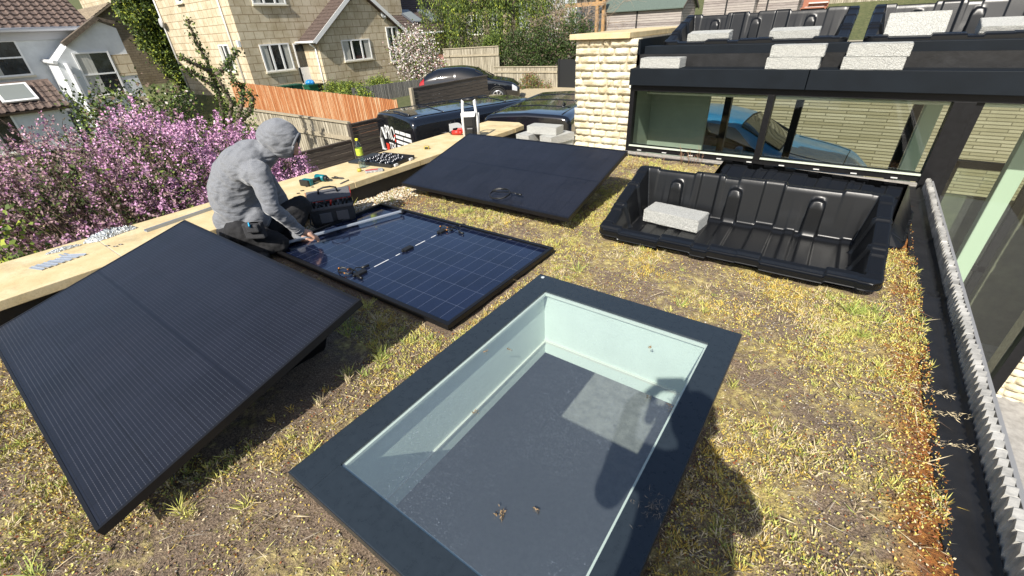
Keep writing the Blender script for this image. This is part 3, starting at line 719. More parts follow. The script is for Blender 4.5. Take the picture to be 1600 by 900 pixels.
block('lower block of the left pair on the black ledge', (-.545, 5.35, 1.024), 0); block('upper block of the left pair on the black ledge', (-.53, 5.36, 1.125), 1)
block('lower block of the right pair on the black ledge', (.065, 5.35, 1.024), 0); block('upper block of the right pair on the black ledge', (.08, 5.36, 1.125), -1)
block('concrete block at the left inside the left upper tub', (-1.50, 5.93, 1.238), 2, .12)
block('concrete block at the right inside the left upper tub', (-.66, 5.93, 1.240), 2, .12)
block('tall standing concrete block inside the right upper tub', (.30, 5.98, 1.27), 1, 1.2)
block('long concrete block at the right inside the right upper tub', (.95, 5.93, 1.240), 2, .3)
# pile by the stone wall
block('bottom left block of the pile beside the stone wall', (-3.42, 5.12, .05), 88); block('second left block of the pile beside the stone wall', (-3.42, 5.12, .151), 86)
block('bottom right block of the pile beside the stone wall', (-3.05, 5.16, .05), 80); block('second right block of the pile beside the stone wall', (-3.04, 5.15, .151), 76)
block('top block bridging the pile beside the stone wall', (-3.21, 5.12, .252), 4)

# ============================================================ THINGS ON THE COPING
ZC = .22
M_teal = mat('teal_plastic', (.0, .16, .19), .4); M_dk = mat('black_plastic', (.015, .015, .016), .45); M_red = mat('red_plastic', (.5, .03, .02), .4)
M_steel = mat('bright_steel', (.20, .20, .21), .35, .9); M_alu = mat('brushed_aluminium', (.40, .44, .50), .42, .4, var=.1, vscale=60, stretch=(1, 20, 1)); M_white = mat('white_plastic', (.78, .78, .76), .4)
# bottle
bt = empty('water_bottle', 'clear plastic bottle with a yellow cap and label standing on the coping', 'bottle', tuple(P(567, 262, ZC)))
prof = [(.0, .002), (.028, .0), (.035, .006), (.036, .03), (.033, .045), (.036, .06), (.036, .09), (.031, .11), (.036, .13), (.036, .20), (.034, .23), (.024, .26), (.0135, .277), (.0125, .29)]
b = MB(); b.lathe(prof, n=24)
def plasticclear():
    return glassmat('clear_bottle', (.86, .93, .96), 1.6, .05)
b.build('body', plasticclear(), bt)
b = MB(); b.lathe([(.0, .004), (.033, .004), (.034, .03), (.031, .045), (.034, .06), (.034, .10), (0, .10)], n=24); b.build('water', glassmat('water', (.75, .87, .92), 1.5), bt)
b = MB(); b.lathe([(.0365, .135), (.0368, .145), (.0368, .2), (.0365, .208)], n=24); b.build('label', mat('yellow_label', (.62, .66, .05), .5, var=.3, vscale=60, col2=(.2, .35, .05)), bt)
b = MB(); b.lathe([(.0145, .283), (.016, .285), (.016, .303), (.014, .306), (0, .306)], n=20); b.build('cap', mat('yellow_cap', (.75, .72, .04), .4), bt)
# teal impact driver lying down
def driver(name, label, loc, rz, m, sc=1.0, chuck=M_dk):
    t = empty(name, label, 'drill', loc, (0, 0, rz)); t.scale = (sc,)*3
    b = MB(); b.cyl((-.075, 0, .034), (.045, 0, .034), .031, .033, 18); b.sph((-.075, 0, .034), .030); b.build('motor_housing', m, t)
    b = MB(); b.cyl((.045, 0, .034), (.075, 0, .034), .027, .02, 18); b.cyl((.075, 0, .034), (.098, 0, .034), .010, .009, 12); b.build('nose', M_dk, t)
    b = MB(); b.cyl((-.005, -.02, .032), (-.025, -.125, .030), .021, .019, 14); b.build('grip', chuck, t)
    b = MB(); b.box((-.03, -.15, .032), (.105, .045, .062), Matrix.Rotation(.12, 3, 'Z')); b.build('base', m, t, bevel=.008)
    b = MB(); b.box((-.032, -.183, .032), (.11, .026, .058), Matrix.Rotation(.12, 3, 'Z')); b.build('battery', chuck, t, bevel=.006)
    return t
driver('impact_driver', 'teal and black cordless driver lying on the coping by the tool bag', tuple(P(505, 283, ZC)), .1, M_teal, 1.0)
driver('cordless_drill', 'red cordless drill lying on the coping at the corner of the far panel', tuple(P(712, 211, ZC)), 3.5, M_red, .95, M_red)
b = MB(); q = Vector(P(712, 211, ZC)); b.cyl(q+Vector((-.095, -.035, .034)), q+Vector((-.19, -.07, .03)), .003, .0025, 8); bpy_o = b.build('drill_bit', M_steel); tag(bpy_o, 'thin steel bit in the nose of the red drill', 'drill bit')
# pliers / wrench beside the driver
pl = empty('pliers', 'dark handled pliers lying beside the teal driver on the coping', 'pliers', tuple(P(530, 280, ZC)), (0, 0, .5))
b = MB(); b.tube([(-.07, .05, .012), (-.03, .02, .014), (0, 0, .014)], .007); b.tube([(-.08, .01, .012), (-.03, .002, .014), (0, 0, .014)], .007); b.build('handles', M_dk, pl)
b = MB(); b.box((.02, 0, .012), (.06, .022, .010), Matrix.Rotation(-.2, 3, 'Z')); b.build('jaws', M_steel, pl, bevel=.003)
b = MB(); b.cyl(P(532, 288, ZC)+Vector((0, 0, .006)), P(545, 282, ZC)+Vector((0, 0, .006)), .006, n=10); tag(b.build('steel_bolt', M_steel), 'long steel bolt lying on the coping edge beside the pliers', 'bolt')
# black bits
for k, (px, py) in enumerate(((478, 292), (490, 287), (487, 293), (464, 303), (470, 299))):
    b = MB(); q = P(px, py, ZC); b.cyl(q+Vector((0, 0, .005)), q+Vector((.018, .006*k, .005)), .005, n=6)
    tag(b.build('screw', M_dk), ['small dark screw nearest the teal driver nose', 'dark screw just behind the teal driver', 'dark screw in front of the teal driver', 'dark screw furthest left of the teal driver', 'dark screw second furthest left of the driver'][k], 'screw', 'loose screws on the coping')
# socket set
ca = Vector((-4.13, 3.08, ZC)); ss = empty('socket_set', 'open black case of chrome sockets lying across the coping behind the bottle', 'socket set', ca, (0, 0, math.radians(8)))
b = MB(); b.bb((-.11, -.20, 0), (.34, .20, .012)); b.bb((-.11, -.20, 0), (-.10, .20, .04)); b.bb((.33, -.20, 0), (.34, .20, .04)); b.bb((-.11, -.20, 0), (.34, -.19, .04)); b.bb((-.11, .19, 0), (.34, .20, .04)); b.build('case', M_dk, ss, bevel=.003)
b = MB(); b.box((-.20, 0, .012), (.18, .40, .022), Matrix.Rotation(-.05, 3, 'Y')); b.build('lid', mat('dark_blue_case', (.018, .024, .03), .4), ss, bevel=.004)
for k in range(46):
    i, j = k % 12, k//12; x = -.07+j*.105+rnd.uniform(-.006, .006); y = -.165+i*.03; r = .008+.004*rnd.random(); b = MB()
    if k % 5 == 4: b.cyl((x-.03, y, .03), (x+.03, y, .03), .006, n=8)
    else: b.cyl((x, y, .012), (x, y, .042+.008*rnd.random()), r, n=10); b.cyl((x, y, .0425), (x, y, .052), r*.99, r*.6, n=10)
    o = b.build('socket', M_steel, ss)
for y in (-.13, .12):
    b = MB(); b.bb((.34, y-.025, .004), (.362, y+.025, .03)); b.build('latch', mat('clear_latch', (.6, .6, .6), .3), ss, bevel=.003)
# small organiser with bits in front
oq = P(585, 268, ZC); og = empty('bit_box', 'small clear organiser box of bits beside the bottle foot', 'organiser', tuple(oq), (0, 0, .9))
b = MB(); b.bb((-.09, -.04, 0), (.09, .04, .02)); b.build('box', mat('clear_grey_plastic', (.55, .55, .55), .3, var=.4, vscale=90, col2=(.12, .12, .12)), og, bevel=.003)
b = MB(); b.bb((-.085, -.012, .021), (.04, .005, .026)); b.build('red_bit', M_red, og)
b = MB(); b.lathe([(0, 0), (.022, 0), (.022, .03), (0, .03)], P(562, 268, ZC), n=14); tag(b.build('tape_roll', mat('yellow_tape', (.45, .38, .05), .5)), 'small yellow roll at the foot of the bottle', 'tape roll')
# tape measure
tm = empty('tape_measure', 'small yellow and black tape measure alone on the coping', 'tape measure', tuple(P(667, 233, ZC)), (0, 0, .6))
b = MB(); b.bb((-.032, -.018, 0), (.032, .018, .038)); b.build('case', mat('olive_yellow', (.38, .30, .05), .5), tm, bevel=.008); b = MB(); b.bb((-.02, -.020, .006), (.02, .0205, .030)); b.build('grip', M_dk, tm, bevel=.003)
# site radio / work light: white legs, black handle
rq = P(737, 216, ZC); wl = empty('work_light', 'black and white cordless work light standing on the coping', 'work light', tuple(rq), (0, 0, math.radians(32))); wl.scale = (1.4,)*3
b = MB(); b.box((0, 0, .115), (.105, .085, .20)); b.box((0, -.045, .06), (.07, .03, .09)); b.build('body', M_dk, wl, bevel=.012)
b = MB(); b.tube([(-.062, 0, .0), (-.068, 0, .15), (-.055, 0, .30), (-.052, 0, .335)], .0125); b.tube([(.062, 0, .0), (.068, 0, .15), (.055, 0, .30), (.052, 0, .335)], .0125); b.tube([(-.075, .02, .22), (-.072, .02, .11), (-.07, .02, .0)], .010); b.tube([(.075, .02, .22), (.072, .02, .11), (.07, .02, .0)], .010); b.build('side_rail', M_white, wl)
b = MB(); b.cyl((-.055, 0, .335), (.055, 0, .335), .013); b.build('handle', M_dk, wl)
b = MB(); b.prism([(-.05, -.046, .195), (.05, -.046, .195), (.062, -.03, .235), (-.062, -.03, .235)], (0, .02, .0)); b.build('white_trim', M_white, wl, bevel=.003); b = MB(); b.bb((-.03, -.066, .005), (.03, -.058, .035)); b.build('white_trim', M_white, wl, bevel=.003)
b = MB(); b.cyl((0, -.060, .07), (0, -.064, .07), .024, n=20); b.cyl((0, -.064, .07), (0, -.0655, .07), .010, n=14); b.bb((-.03, -.048, .115), (.03, -.044, .175)); b.build('lens', mat('smoked_lens', (.02, .02, .02), .4), wl)
# aluminium profile, strips, foil
pa, pb = P(228, 362, ZC), P(350, 318, ZC); ap = empty('aluminium_profile', 'long folded aluminium profile lying along the coping beside the person', 'profile')
b = MB(); b.bar(pa+Vector((0, 0, .0015)), pb+Vector((0, .25, .0015)), .055, .003); b.bar(pa+Vector((.028, 0, .012)), pb+Vector((.028, .25, .012)), .003, .024); b.bar(pa+Vector((-.028, 0, .006)), pb+Vector((-.028, .25, .006)), .003, .012); b.build('profile', M_alu, ap)
for k in range(7):
    q = P(48+k*9.5, 419-k*3.1, ZC); b = MB(); d = Vector((.115, -.012+.004*rnd.uniform(-1, 1), 0)); d = P(83+k*9, 424-k*4.2, ZC)-q; d.z = 0; d = d.normalized()*.13
    b.bar(q+Vector((0, 0, .004+.003*(k % 2))), q+d+Vector((0, 0, .004+.003*(k % 2))), .020, .006); b.bar(q+Vector((0, .009, .010)), q+d+Vector((0, .009, .010)), .003, .006)
    tag(b.build('metal_bracket', M_alu, bevel=.001), ['shiny rail clip nearest the camera end of the fanned row on the coping', 'second rail clip from the near end of the fanned row', 'third rail clip from the near end of the fanned row', 'fourth rail clip in the middle of the fanned row', 'fifth rail clip from the near end of the fanned row', 'sixth rail clip, last but one of the fanned row', 'rail clip at the far end of the fanned row'][k], 'bracket', 'aluminium rail clips on the coping')
for k, (px, py) in enumerate(((93, 399), (101, 397))):
    q = P(px, py, ZC); d = P(px+27, py+7, ZC)-q; d.normalize(); b = MB(); b.bar(q+Vector((0, 0, .004)), q+d*.11+Vector((0, 0, .004)), .014, .007)
    tag(b.build('metal_bracket', M_alu, bevel=.001), ['near one of two separate rail clips behind the fanned row', 'far one of two separate rail clips behind the fanned row'][k], 'bracket', 'aluminium rail clips on the coping')
def foil():
    m, g = newmat('clear_crumpled_bag', .22); v = g.obj(); n = g.noise(v, 38, 5, .7); g.color(g.ramp(n, [(.35, (.30, .32, .34)), (.5, (.62, .66, .68)), (.62, (.85, .87, .88))]))
    g.b.inputs['Metallic'].default_value = .35; g.bump(n, 1, .02); return m
M_foil = foil()
def crumple(label, a, c, wd, h):
    a = Vector(a); c = Vector(c); d = c-a; L = d.length; d.normalize(); s = Vector((-d.y, d.x, 0)); n1, n2 = 46, 16; V = []; 
    for i in range(n1+1):
        for j in range(n2+1):
            u = i/n1; v = j/n2; e = math.sin(PI*min(1, max(0, u)))**.5; ww = wd*(.45+.55*math.sin(3*u+1)**2)*e
            z = h*e*math.sin(PI*v)**.6*(.45+rnd.random()*.8)
            V.append(a+d*(L*u+rnd.uniform(-.006, .006))+s*(ww*(v-.5)+rnd.uniform(-.004, .004))+Vector((0, 0, .002+z)))
    F = [(i*(n2+1)+j, (i+1)*(n2+1)+j, (i+1)*(n2+1)+j+1, i*(n2+1)+j+1) for i in range(n1) for j in range(n2)]
    b = MB(); b.add(V, F, 0, False); return tag(b.build('plastic_bag', M_foil, fix=False), label, 'bag')
crumple('long crumpled clear plastic bag of fixings on the coping', P(132, 381, ZC), P(214, 356, ZC), .12, .05)
crumple('small crumpled clear plastic bag nearer the metal clips', P(72, 398, ZC), P(128, 383, ZC), .05, .02)
for k, (px, py) in enumerate(((165, 385), (178, 386), (186, 383))):
    q = P(px, py, ZC); b = MB(); b.cyl(q+Vector((0, 0, .004)), q+Vector((.02, .02, .004)), .004, n=6); tag(b.build('screw', M_steel), ['steel screw nearest the camera beside the long plastic bag', 'steel screw in the middle of three by the plastic bag', 'steel screw closest to the tilted panel by the plastic bag'][k], 'screw', 'steel screws by the plastic bag')

# ============================================================ TOOL BAG
q = P(500, 345, .0); bg_ = empty('tool_bag', 'open grey and black tool bag with red piping on the roof beside the person', 'tool bag', (-3.51, 2.0, 0), (0, 0, math.radians(58)))
M_bag = mat('charcoal_bag_fabric', (.035, .036, .040), .85, bump=.4, bscale=300, var=.2, vscale=40); M_bag2 = mat('grey_bag_fabric', (.10, .10, .11), .85, bump=.4, bscale=300)
def bagbody(b, z0, z1, w0, d0, w1, d1, r=.04):
    n = 28; vs = []
    for zz, ww, dd in ((z0, w0, d0), ((z0+z1)/2, (w0+w1)/2+.012, (d0+d1)/2+.012), (z1, w1, d1)):
        for k in range(n):
            a = 2*PI*k/n; cx = math.copysign(abs(math.cos(a))**.35, math.cos(a)); sy = math.copysign(abs(math.sin(a))**.35, math.sin(a)); vs.append((cx*ww/2, sy*dd/2, zz+.004*math.sin(3*a)))
    b.add(vs, [(i*n+k, i*n+(k+1) % n, (i+1)*n+(k+1) % n, (i+1)*n+k) for i in range(2) for k in range(n)], 0, True); b.add(vs[:n], [tuple(range(n))[::-1]]); return vs[-n:]
b = MB(); top = bagbody(b, .0, .15, .36, .20, .37, .21); b.build('lower_body', M_bag, bg_)
b = MB(); top = bagbody(b, .152, .185, .37, .21, .375, .215); b.build('upper_band', M_bag2, bg_)
b = MB(); b.bb((-.17, -.09, .15), (.17, .09, .16)); b.build('inside', M_dk, bg_)
b = MB(); n = 16; 
for s_ in range(2): pass
b.box((0, .085, .235), (.37, .15, .014), Matrix.Rotation(.35, 3, 'X')); b.build('lid', M_bag2, bg_, bevel=.02)
b = MB(); b.tube([(-.185, .012, .212), (-.17, .0, .208), (.17, .0, .208), (.185, .012, .212)], .0025, 6); b.tube([(-.186, .02, .214), (-.19, .15, .262)], .0025, 6); b.tube([(.186, .02, .214), (.19, .15, .262)], .0025, 6); b.build('red_piping', M_red, bg_)
b = MB(); b.tube([(-.08, .09, .25), (-.075, .08, .29), (-.03, .075, .305), (.03, .075, .305), (.075, .08, .29), (.08, .09, .25)], .008, 8); b.build('handle', M_dk, bg_)
for k in range(9):
    b = MB(); x = -.14+k*.034; b.cyl((x, -.03+.02*rnd.random(), .16), (x+rnd.uniform(-.02, .02), -.05+.03*rnd.random(), .20+.03*rnd.random()), .009, n=8); b.build('tool_handle', [M_dk, M_bag2, M_dk, M_dk, M_red][k % 5], bg_)
b = MB(); b.box((-.06, -.112, .09), (.1, .012, .09)); b.box((.08, -.112, .09), (.1, .012, .09)); b.build('pocket', M_bag2, bg_, bevel=.005)
b = MB(); b.tube([(-.19, -.02, .10), (-.20, -.10, .05), (-.15, -.13, .01), (0, -.13, .006), (.1, -.125, .006)], .006, 6); b.build('strap', M_dk, bg_)

# ============================================================ PERSON working
NV = Vector((.61, -.79, 0)).normalized(); P0 = Vector((-3.27, 1.53, 0))
def pp(px, py, off=0.0):
    d = ray(px, py); p0 = P0+NV*off; return CAM+d*((p0-CAM).dot(NV)/d.dot(NV))
M_skin = mat('skin', (.52, .30, .21), .55, var=.12, vscale=50); 
def hoodiemat():
    m, g = newmat('grey_marl_fleece', .92); v = g.obj(); g.color(g.ramp(g.noise(v, 320, 3, .8), [(.35, (.11, .115, .13)), (.65, (.23, .24, .26))])); g.b.inputs['Sheen Weight'].default_value = .3
    mp = g.n.new('ShaderNodeMapping'); mp.inputs['Scale'].default_value = (1, 1, 2.6); mp.inputs['Rotation'].default_value = (.5, .3, 0); g.L.new(v, mp.inputs[0])
    wv = g.n.new('ShaderNodeTexWave'); wv.inputs['Scale'].default_value = 3.2; wv.inputs['Distortion'].default_value = 9; wv.inputs['Detail'].default_value = 2.5; wv.inputs['Detail Scale'].default_value = 1.3; g.L.new(mp.outputs[0], wv.inputs['Vector'])
    n2 = g.noise(v, 260, 2); g.bump(g.math('ADD', wv.outputs['Fac'], g.math('MULTIPLY', n2, .05)), .38, .026); return m
M_hood = hoodiemat(); M_trous = mat('black_work_trousers', (.014, .014, .016), .85, bump=.8, bscale=18, var=.3, vscale=30)
person = empty('person', 'person crouching in a grey hooded sweatshirt, hood up, fixing a rail on the panel', 'person', (-3.5, 1.3, 0))
def P_par(o): o.parent = person; o.matrix_parent_inverse = Matrix.Translation((-3.5, 1.3, 0)).inverted(); return o
b = MB()
hipL, hipR = pp(392, 368, -.02), pp(375, 362, .16)
chest = pp(388, 272, .05); neck = pp(418, 236, .03); head = pp(440, 216, .02)
shR = pp(404, 268, .20); elR = pp(424, 324, .27); wrR = pp(468, 361, .12); haR = pp(487, 367, .08)
shL = pp(400, 262, -.14); elL = pp(450, 330, -.24); wrL = pp(466, 372, -.06)
belly = pp(375, 335, .05)
# body: torso, neck, head, arms, hand
b.cap2(pp(380, 340, .05), .10, pp(376, 290, .05), .11); b.cap2(pp(376, 290, .05), .11, pp(388, 262, .05), .10); b.cap2(pp(388, 262, .05), .09, neck, .055); b.cap2(neck, .055, head, .06); b.sph(head, .088, (1, 1, 1.12)); b.cap2(head+Vector((.03, .03, -.05)), .05, head+Vector((.04, .035, -.075)), .04)
fd = (Vector((.70, .66, -.50))).normalized()
nose = head+fd*.098; b.cap2(head+fd*.075+Vector((0, 0, .015)), .016, nose, .013); b.sph(head+fd*.085+Vector((0, 0, -.045)), .018); b.sph(head+fd*.070+Vector((0, 0, -.072)), .022)
for s in (-1, 1): b.sph(head+NV*s*.085, .022, (.5, .9, 1.2)); b.sph(head+fd*.08+NV*s*.03+Vector((0, 0, .02)), .012)
for a, ra, c, rc in ((shR, .055, elR, .04), (elR, .038, wrR, .026), (shL, .055, elL, .04), (elL, .038, wrL, .026)): b.cap2(a, ra, c, rc)
tubd = (P(620, 331, .07)-P(452, 380, .07)).normalized()
def hand(b, w, palm, grip, side):
    """palm from wrist, fingers curling round a bar below"""
    d = (palm-w).normalized(); b.cap2(w, .026, palm, .030); s = d.cross(Vector((0, 0, 1))).normalized(); b.cap2(palm-s*.018, .022, palm+s*.02, .021)
    for k in range(4):
        o = s*(-.030+.019*k); l = [.034, .038, .036, .028][k]; k0 = palm+o+d*.022; k1 = k0+d*l+Vector((0, 0, -.008)); k2 = k1+d*.012+Vector((0, 0, -.026)); k3 = k2-d*.014+Vector((0, 0, -.012))
        b.cap2(k0, .0098, k1, .0092, 8); b.cap2(k1, .0092, k2, .0085, 8); b.cap2(k2, .0085, k3, .0075, 8)
    t0 = palm-d*.012+s*side*.03; t1 = t0+d*.03+s*side*.016+Vector((0, 0, -.018)); t2 = t1+d*.024-s*side*.010+Vector((0, 0, -.012)); b.cap2(t0, .0125, t1, .011, 8); b.cap2(t1, .0108, t2, .0085, 8)
hand(b, wrR, haR+Vector((-.015, -.01, .012)), None, 1); hand(b, wrL, wrL+Vector((.04, .05, -.015)), None, -1)
# legs inside the trousers
knR = pp(432, 372, .13); ftR = pp(385, 388, .22); knL = pp(470, 322, -.20); ftL = pp(452, 385, -.14)
knR.z = .11; ftR.z = .07
for a, ra, c, rc in ((hipR, .085, knR, .055), (knR, .05, ftR, .04), (hipL, .085, knL, .055), (knL, .05, ftL, .04)): b.cap2(a, ra, c, rc)
bo = P_par(b.build('body', M_skin, fix=False)); remesh(bo, .0062, 1)
# trousers
b = MB(); b.sph(pp(374, 358, .06), .155, (1, 1, .72)); b.cap2(hipR, .105, knR, .078, 16); b.cap2(knR, .074, ftR, .062, 16); b.cap2(hipL, .115, knL, .082, 16); b.cap2(knL, .078, ftL+Vector((0, 0, .03)), .066, 16)
tro = P_par(b.build('trousers', M_trous, fix=False)); remesh(tro, .010, 5, .03, .07)
b = MB()
for f_, dx in ((ftR, Vector((.10, .06, 0))), (ftL, Vector((.14, .10, 0)))):
    f0 = Vector((f_.x, f_.y, .05)); b.cap2(f0-dx*.25, .05, f0+dx, .045)
P_par(b.build('boots', mat('black_boot_leather', (.02, .018, .017), .5, bump=.3, bscale=50), fix=False)); remesh(bpy.data.objects['boots'], .008, 2)
# hoodie
b = MB(); back = pp(352, 300, .05)
ch = [(374, 328, .150), (366, 312, .160), (365, 294, .163), (369, 276, .158), (377, 260, .146), (389, 247, .122)]
for (xa, ya, ra_), (xb, yb2, rb2) in zip(ch[:-1], ch[1:]): b.cap2(pp(xa, ya, .05), ra_, pp(xb, yb2, .05), rb2, 24)
b.cap2(pp(378, 258, .1), .125, pp(392, 250, .1), .11, 20); b.cap2(pp(394, 243, .05), .11, pp(414, 238, .03), .085, 18)
b.cap2(pp(395, 270, -.1), .085, pp(395, 272, .18), .085, 16); b.cap2(shR, .078, elR, .060, 16); b.cap2(elR, .058, wrR, .038, 16); b.cap2(wrR-(wrR-elR).normalized()*.03, .041, wrR, .041, 14)
b.cap2(shL, .080, elL, .06, 16); b.cap2(elL, .058, wrL, .036, 16); b.cap2(pp(362, 345, .05), .125, pp(395, 338, .05), .125, 20)
b.cap2(pp(400, 254, .04), .10, neck, .085, 18)
for k in range(6):   # sleeve creases
    t = .25+k*.12; c_ = elR.lerp(wrR, t); b.sph(c_+Vector((rnd.uniform(-.006, .006), 0, .004)), .058-.022*t+.004*(k % 2), (1, 1, 1), n=14)
ho = P_par(b.build('hoodie', M_hood, fix=False)); remesh(ho, .0075, 14, .020, .10)
b = MB(); b.tube([pp(350, 350, .19), pp(362, 357, .21), pp(388, 350, .23), pp(412, 338, .20)], .022, 10); 
# hood: shell open at the face
bm = bmesh.new(); bmesh.ops.create_uvsphere(bm, u_segments=36, v_segments=28, radius=1)
hc = head+Vector((-.004, -.004, .012)); axf = (fd+Vector((0, 0, -.05))).normalized(); u_, v_, _ = basis(axf)
dele = []
for vv in bm.verts:
    p = vv.co.copy(); z = p.z   # local z = face direction
    if z > .80: dele.append(vv)
    rr = 1.0
    if z > 0: rr = 1.0-.04*z
    lx, ly = p.x, p.y
    q = u_*lx*.104*rr+v_*ly*.116*rr+axf*(z*.130)
    if z < 0: q += Vector((-.02, -.015, -.02))*(z*z)      # back of the hood
    q += Vector((0, 0, -1))*max(0, -q.z-.03)*.35
    vv.co = hc+q
bmesh.ops.delete(bm, geom=dele, context='VERTS')
me = bpy.data.meshes.new('hood'); bm.to_mesh(me); bm.free(); me.materials.append(M_hood)
for p_ in me.polygons: p_.use_smooth = True
hd = bpy.data.objects.new('hood', me); COL.objects.link(hd); P_par(hd)
s_ = hd.modifiers.new('thick', 'SOLIDIFY'); s_.thickness = .010; s_.offset = 0
tx = bpy.data.textures.new('hood_folds', 'CLOUDS'); tx.noise_scale = .07; d_ = hd.modifiers.new('folds', 'DISPLACE'); d_.texture = tx; d_.strength = .022; d_.texture_coords = 'LOCAL'
sb = hd.modifiers.new('sub', 'SUBSURF'); sb.levels = 1; sb.render_levels = 1
b = MB(); rim_ = []
for k in range(37):
    a = 2*PI*k/36; rim_.append(hc+u_*math.cos(a)*.064+v_*math.sin(a)*.071+axf*.106)
b.tube(rim_, .010, 8); P_par(b.build('hood_hem', M_hood))
wd_ = (wrR-elR).normalized(); u2, v2_, _ = basis(wd_); b = MB()
for kk in range(2): b.tube([wrR-wd_*(.004+.030*kk)+(u2*math.cos(a)+v2_*math.sin(a))*.041 for a in np.linspace(0, 2*PI, 19)], .0035, 5)
P_par(b.build('cuff', M_hood))
# tool pouch on the belt
b = MB(); q = pp(398, 360, .26); b.box(q, (.14, .05, .12), Matrix.Rotation(.65, 3, 'Z')); b.box(q+Vector((.02, .0, .03)), (.09, .085, .06), Matrix.Rotation(.65, 3, 'Z')); P_par(b.build('tool_pouch', M_bag, bevel=.012))
b = MB(); b.bar(q+Vector((.03, -.03, .05)), q+Vector((.055, -.045, .075)), .008, .03); P_par(b.build('blue_knife', mat('bright_blue_plastic', (.0, .33, .6), .4), bevel=.002))
# pocket pen etc; rail held on the panel
ra, rb_ = P(448, 379, .062), P(627, 330, .062); rl = empty('mounting_rail', 'thin aluminium rail held by the person across the flat panel', 'rail')
b = MB(); b.bar(ra, rb_, .026, .016); b.build('rail', M_alu, rl, bevel=.002); b = MB(); b.box(ra+Vector((.0, .0, .0)), (.05, .012, .04)); b.box(rb_, (.035, .02, .034)); b.build('clamp', M_steel, rl, bevel=.002)

# ============================================================ PHOTOGRAPHER (casts the shadow on the rooflight)
ph = empty('person', 'person holding a phone whose shadow falls across the rooflight', 'person', (.2, -.35, 0))
def H_par(o): o.parent = ph; o.matrix_parent_inverse = Matrix.Translation((.2, -.35, 0)).inverted(); return o
phc = CAM-fw*.022; b = MB(); Rp = Matrix((rt, -dn, -fw)).transposed(); b.box(phc, (.15, .075, .008), Rp)
tag(b.build('phone', M_dk, bevel=.003), 'phone held up in both hands at the camera position', 'phone')
hd_ = Vector((.19, -.31, 1.60)); sL, sR = Vector((-.02, -.36, 1.36)), Vector((.34, -.32, 1.37)); eL, eR = Vector((-.07, -.26, 1.14)), Vector((.36, -.20, 1.20)); wL, wR = Vector((-.10, -.10, 1.36)), Vector((.12, -.10, 1.38))
hp = Vector((.19, -.42, .92))
def bodyset(b, g):
    b.cap2(hp, .15*g, Vector((.21, -.38, 1.15)), .135*g); b.cap2(Vector((.21, -.38, 1.15)), .135*g, Vector((.2, -.35, 1.32)), .125*g); b.cap2(sL, .06*g, sR, .06*g)
    for a, ra, c, rc in ((sL, .055, eL, .043), (eL, .04, wL, .028), (sR, .06, eR, .045), (eR, .042, wR, .028)): b.cap2(a, ra*g, c, rc*g)
b = MB(); bodyset(b, 1); b.cap2(Vector((.2, -.34, 1.4)), .055, hd_, .06); b.sph(hd_, .095, (.9, 1, 1.2)); b.cap2(hd_+Vector((-.03, .08, -.02)), .02, hd_+Vector((-.035, .10, -.035)), .014)
for s in (-1, 1): b.sph(hd_+Vector((s*.09, .0, -.01)), .022, (.5, .9, 1.2))
for (wv, sd) in ((wL, 1), (wR, -1)):
    pm = wv+(phc-fw*.02+rt*(-.06 if sd > 0 else .06)-wv)*.6; b.cap2(wv, .026, pm, .03)
    for k in range(4):
        k0 = pm+dn*(-.03+.02*k); k1 = k0+(phc-k0).normalized()*.04; k2 = k1+(phc-fw*.01-k1).normalized()*.02; b.cap2(k0, .0095, k1, .009, 8); b.cap2(k1, .009, k2, .0078, 8)
    b.cap2(pm, .012, pm+(phc-pm)*.5-fw*.02, .009, 8)
for s, kn in ((-.1, .02), (.1, -.02)):
    b.cap2(hp+Vector((s, 0, -.03)), .085, Vector((.24+s*1.1, -.34+kn, .5)), .06); b.cap2(Vector((.24+s*1.1, -.34+kn, .5)), .055, Vector((.24+s*1.2, -.42+kn, .09)), .04)
remesh(H_par(b.build('body', M_skin, fix=False)), .010, 1)
b = MB(); bodyset(b, 1.18); remesh(H_par(b.build('jacket', mat('dark_blue_jacket', (.03, .04, .07), .85), fix=False)), .012, 2)
b = MB(); b.sph(hd_+Vector((0, -.015, .025)), .104, (.92, 1, 1.12)); remesh(H_par(b.build('hair', mat('brown_hair', (.08, .05, .03), .8, bump=.8, bscale=80), fix=False)), .01, 1)
b = MB()
for s, kn in ((-.1, .02), (.1, -.02)):
    b.cap2(hp+Vector((s, 0, -.02)), .105, Vector((.24+s*1.1, -.34+kn, .5)), .076); b.cap2(Vector((.24+s*1.1, -.34+kn, .5)), .072, Vector((.24+s*1.2, -.42+kn, .12)), .06)
remesh(H_par(b.build('trousers', M_trous)), .012, 2)
b = MB()
for s in (-1, 1): b.cap2(Vector((.24+s*.12, -.46, .05)), .045, Vector((.24+s*.14, -.27, .045)), .04)
remesh(H_par(b.build('boots', MATS['black_boot_leather'], fix=False)), .01, 1)
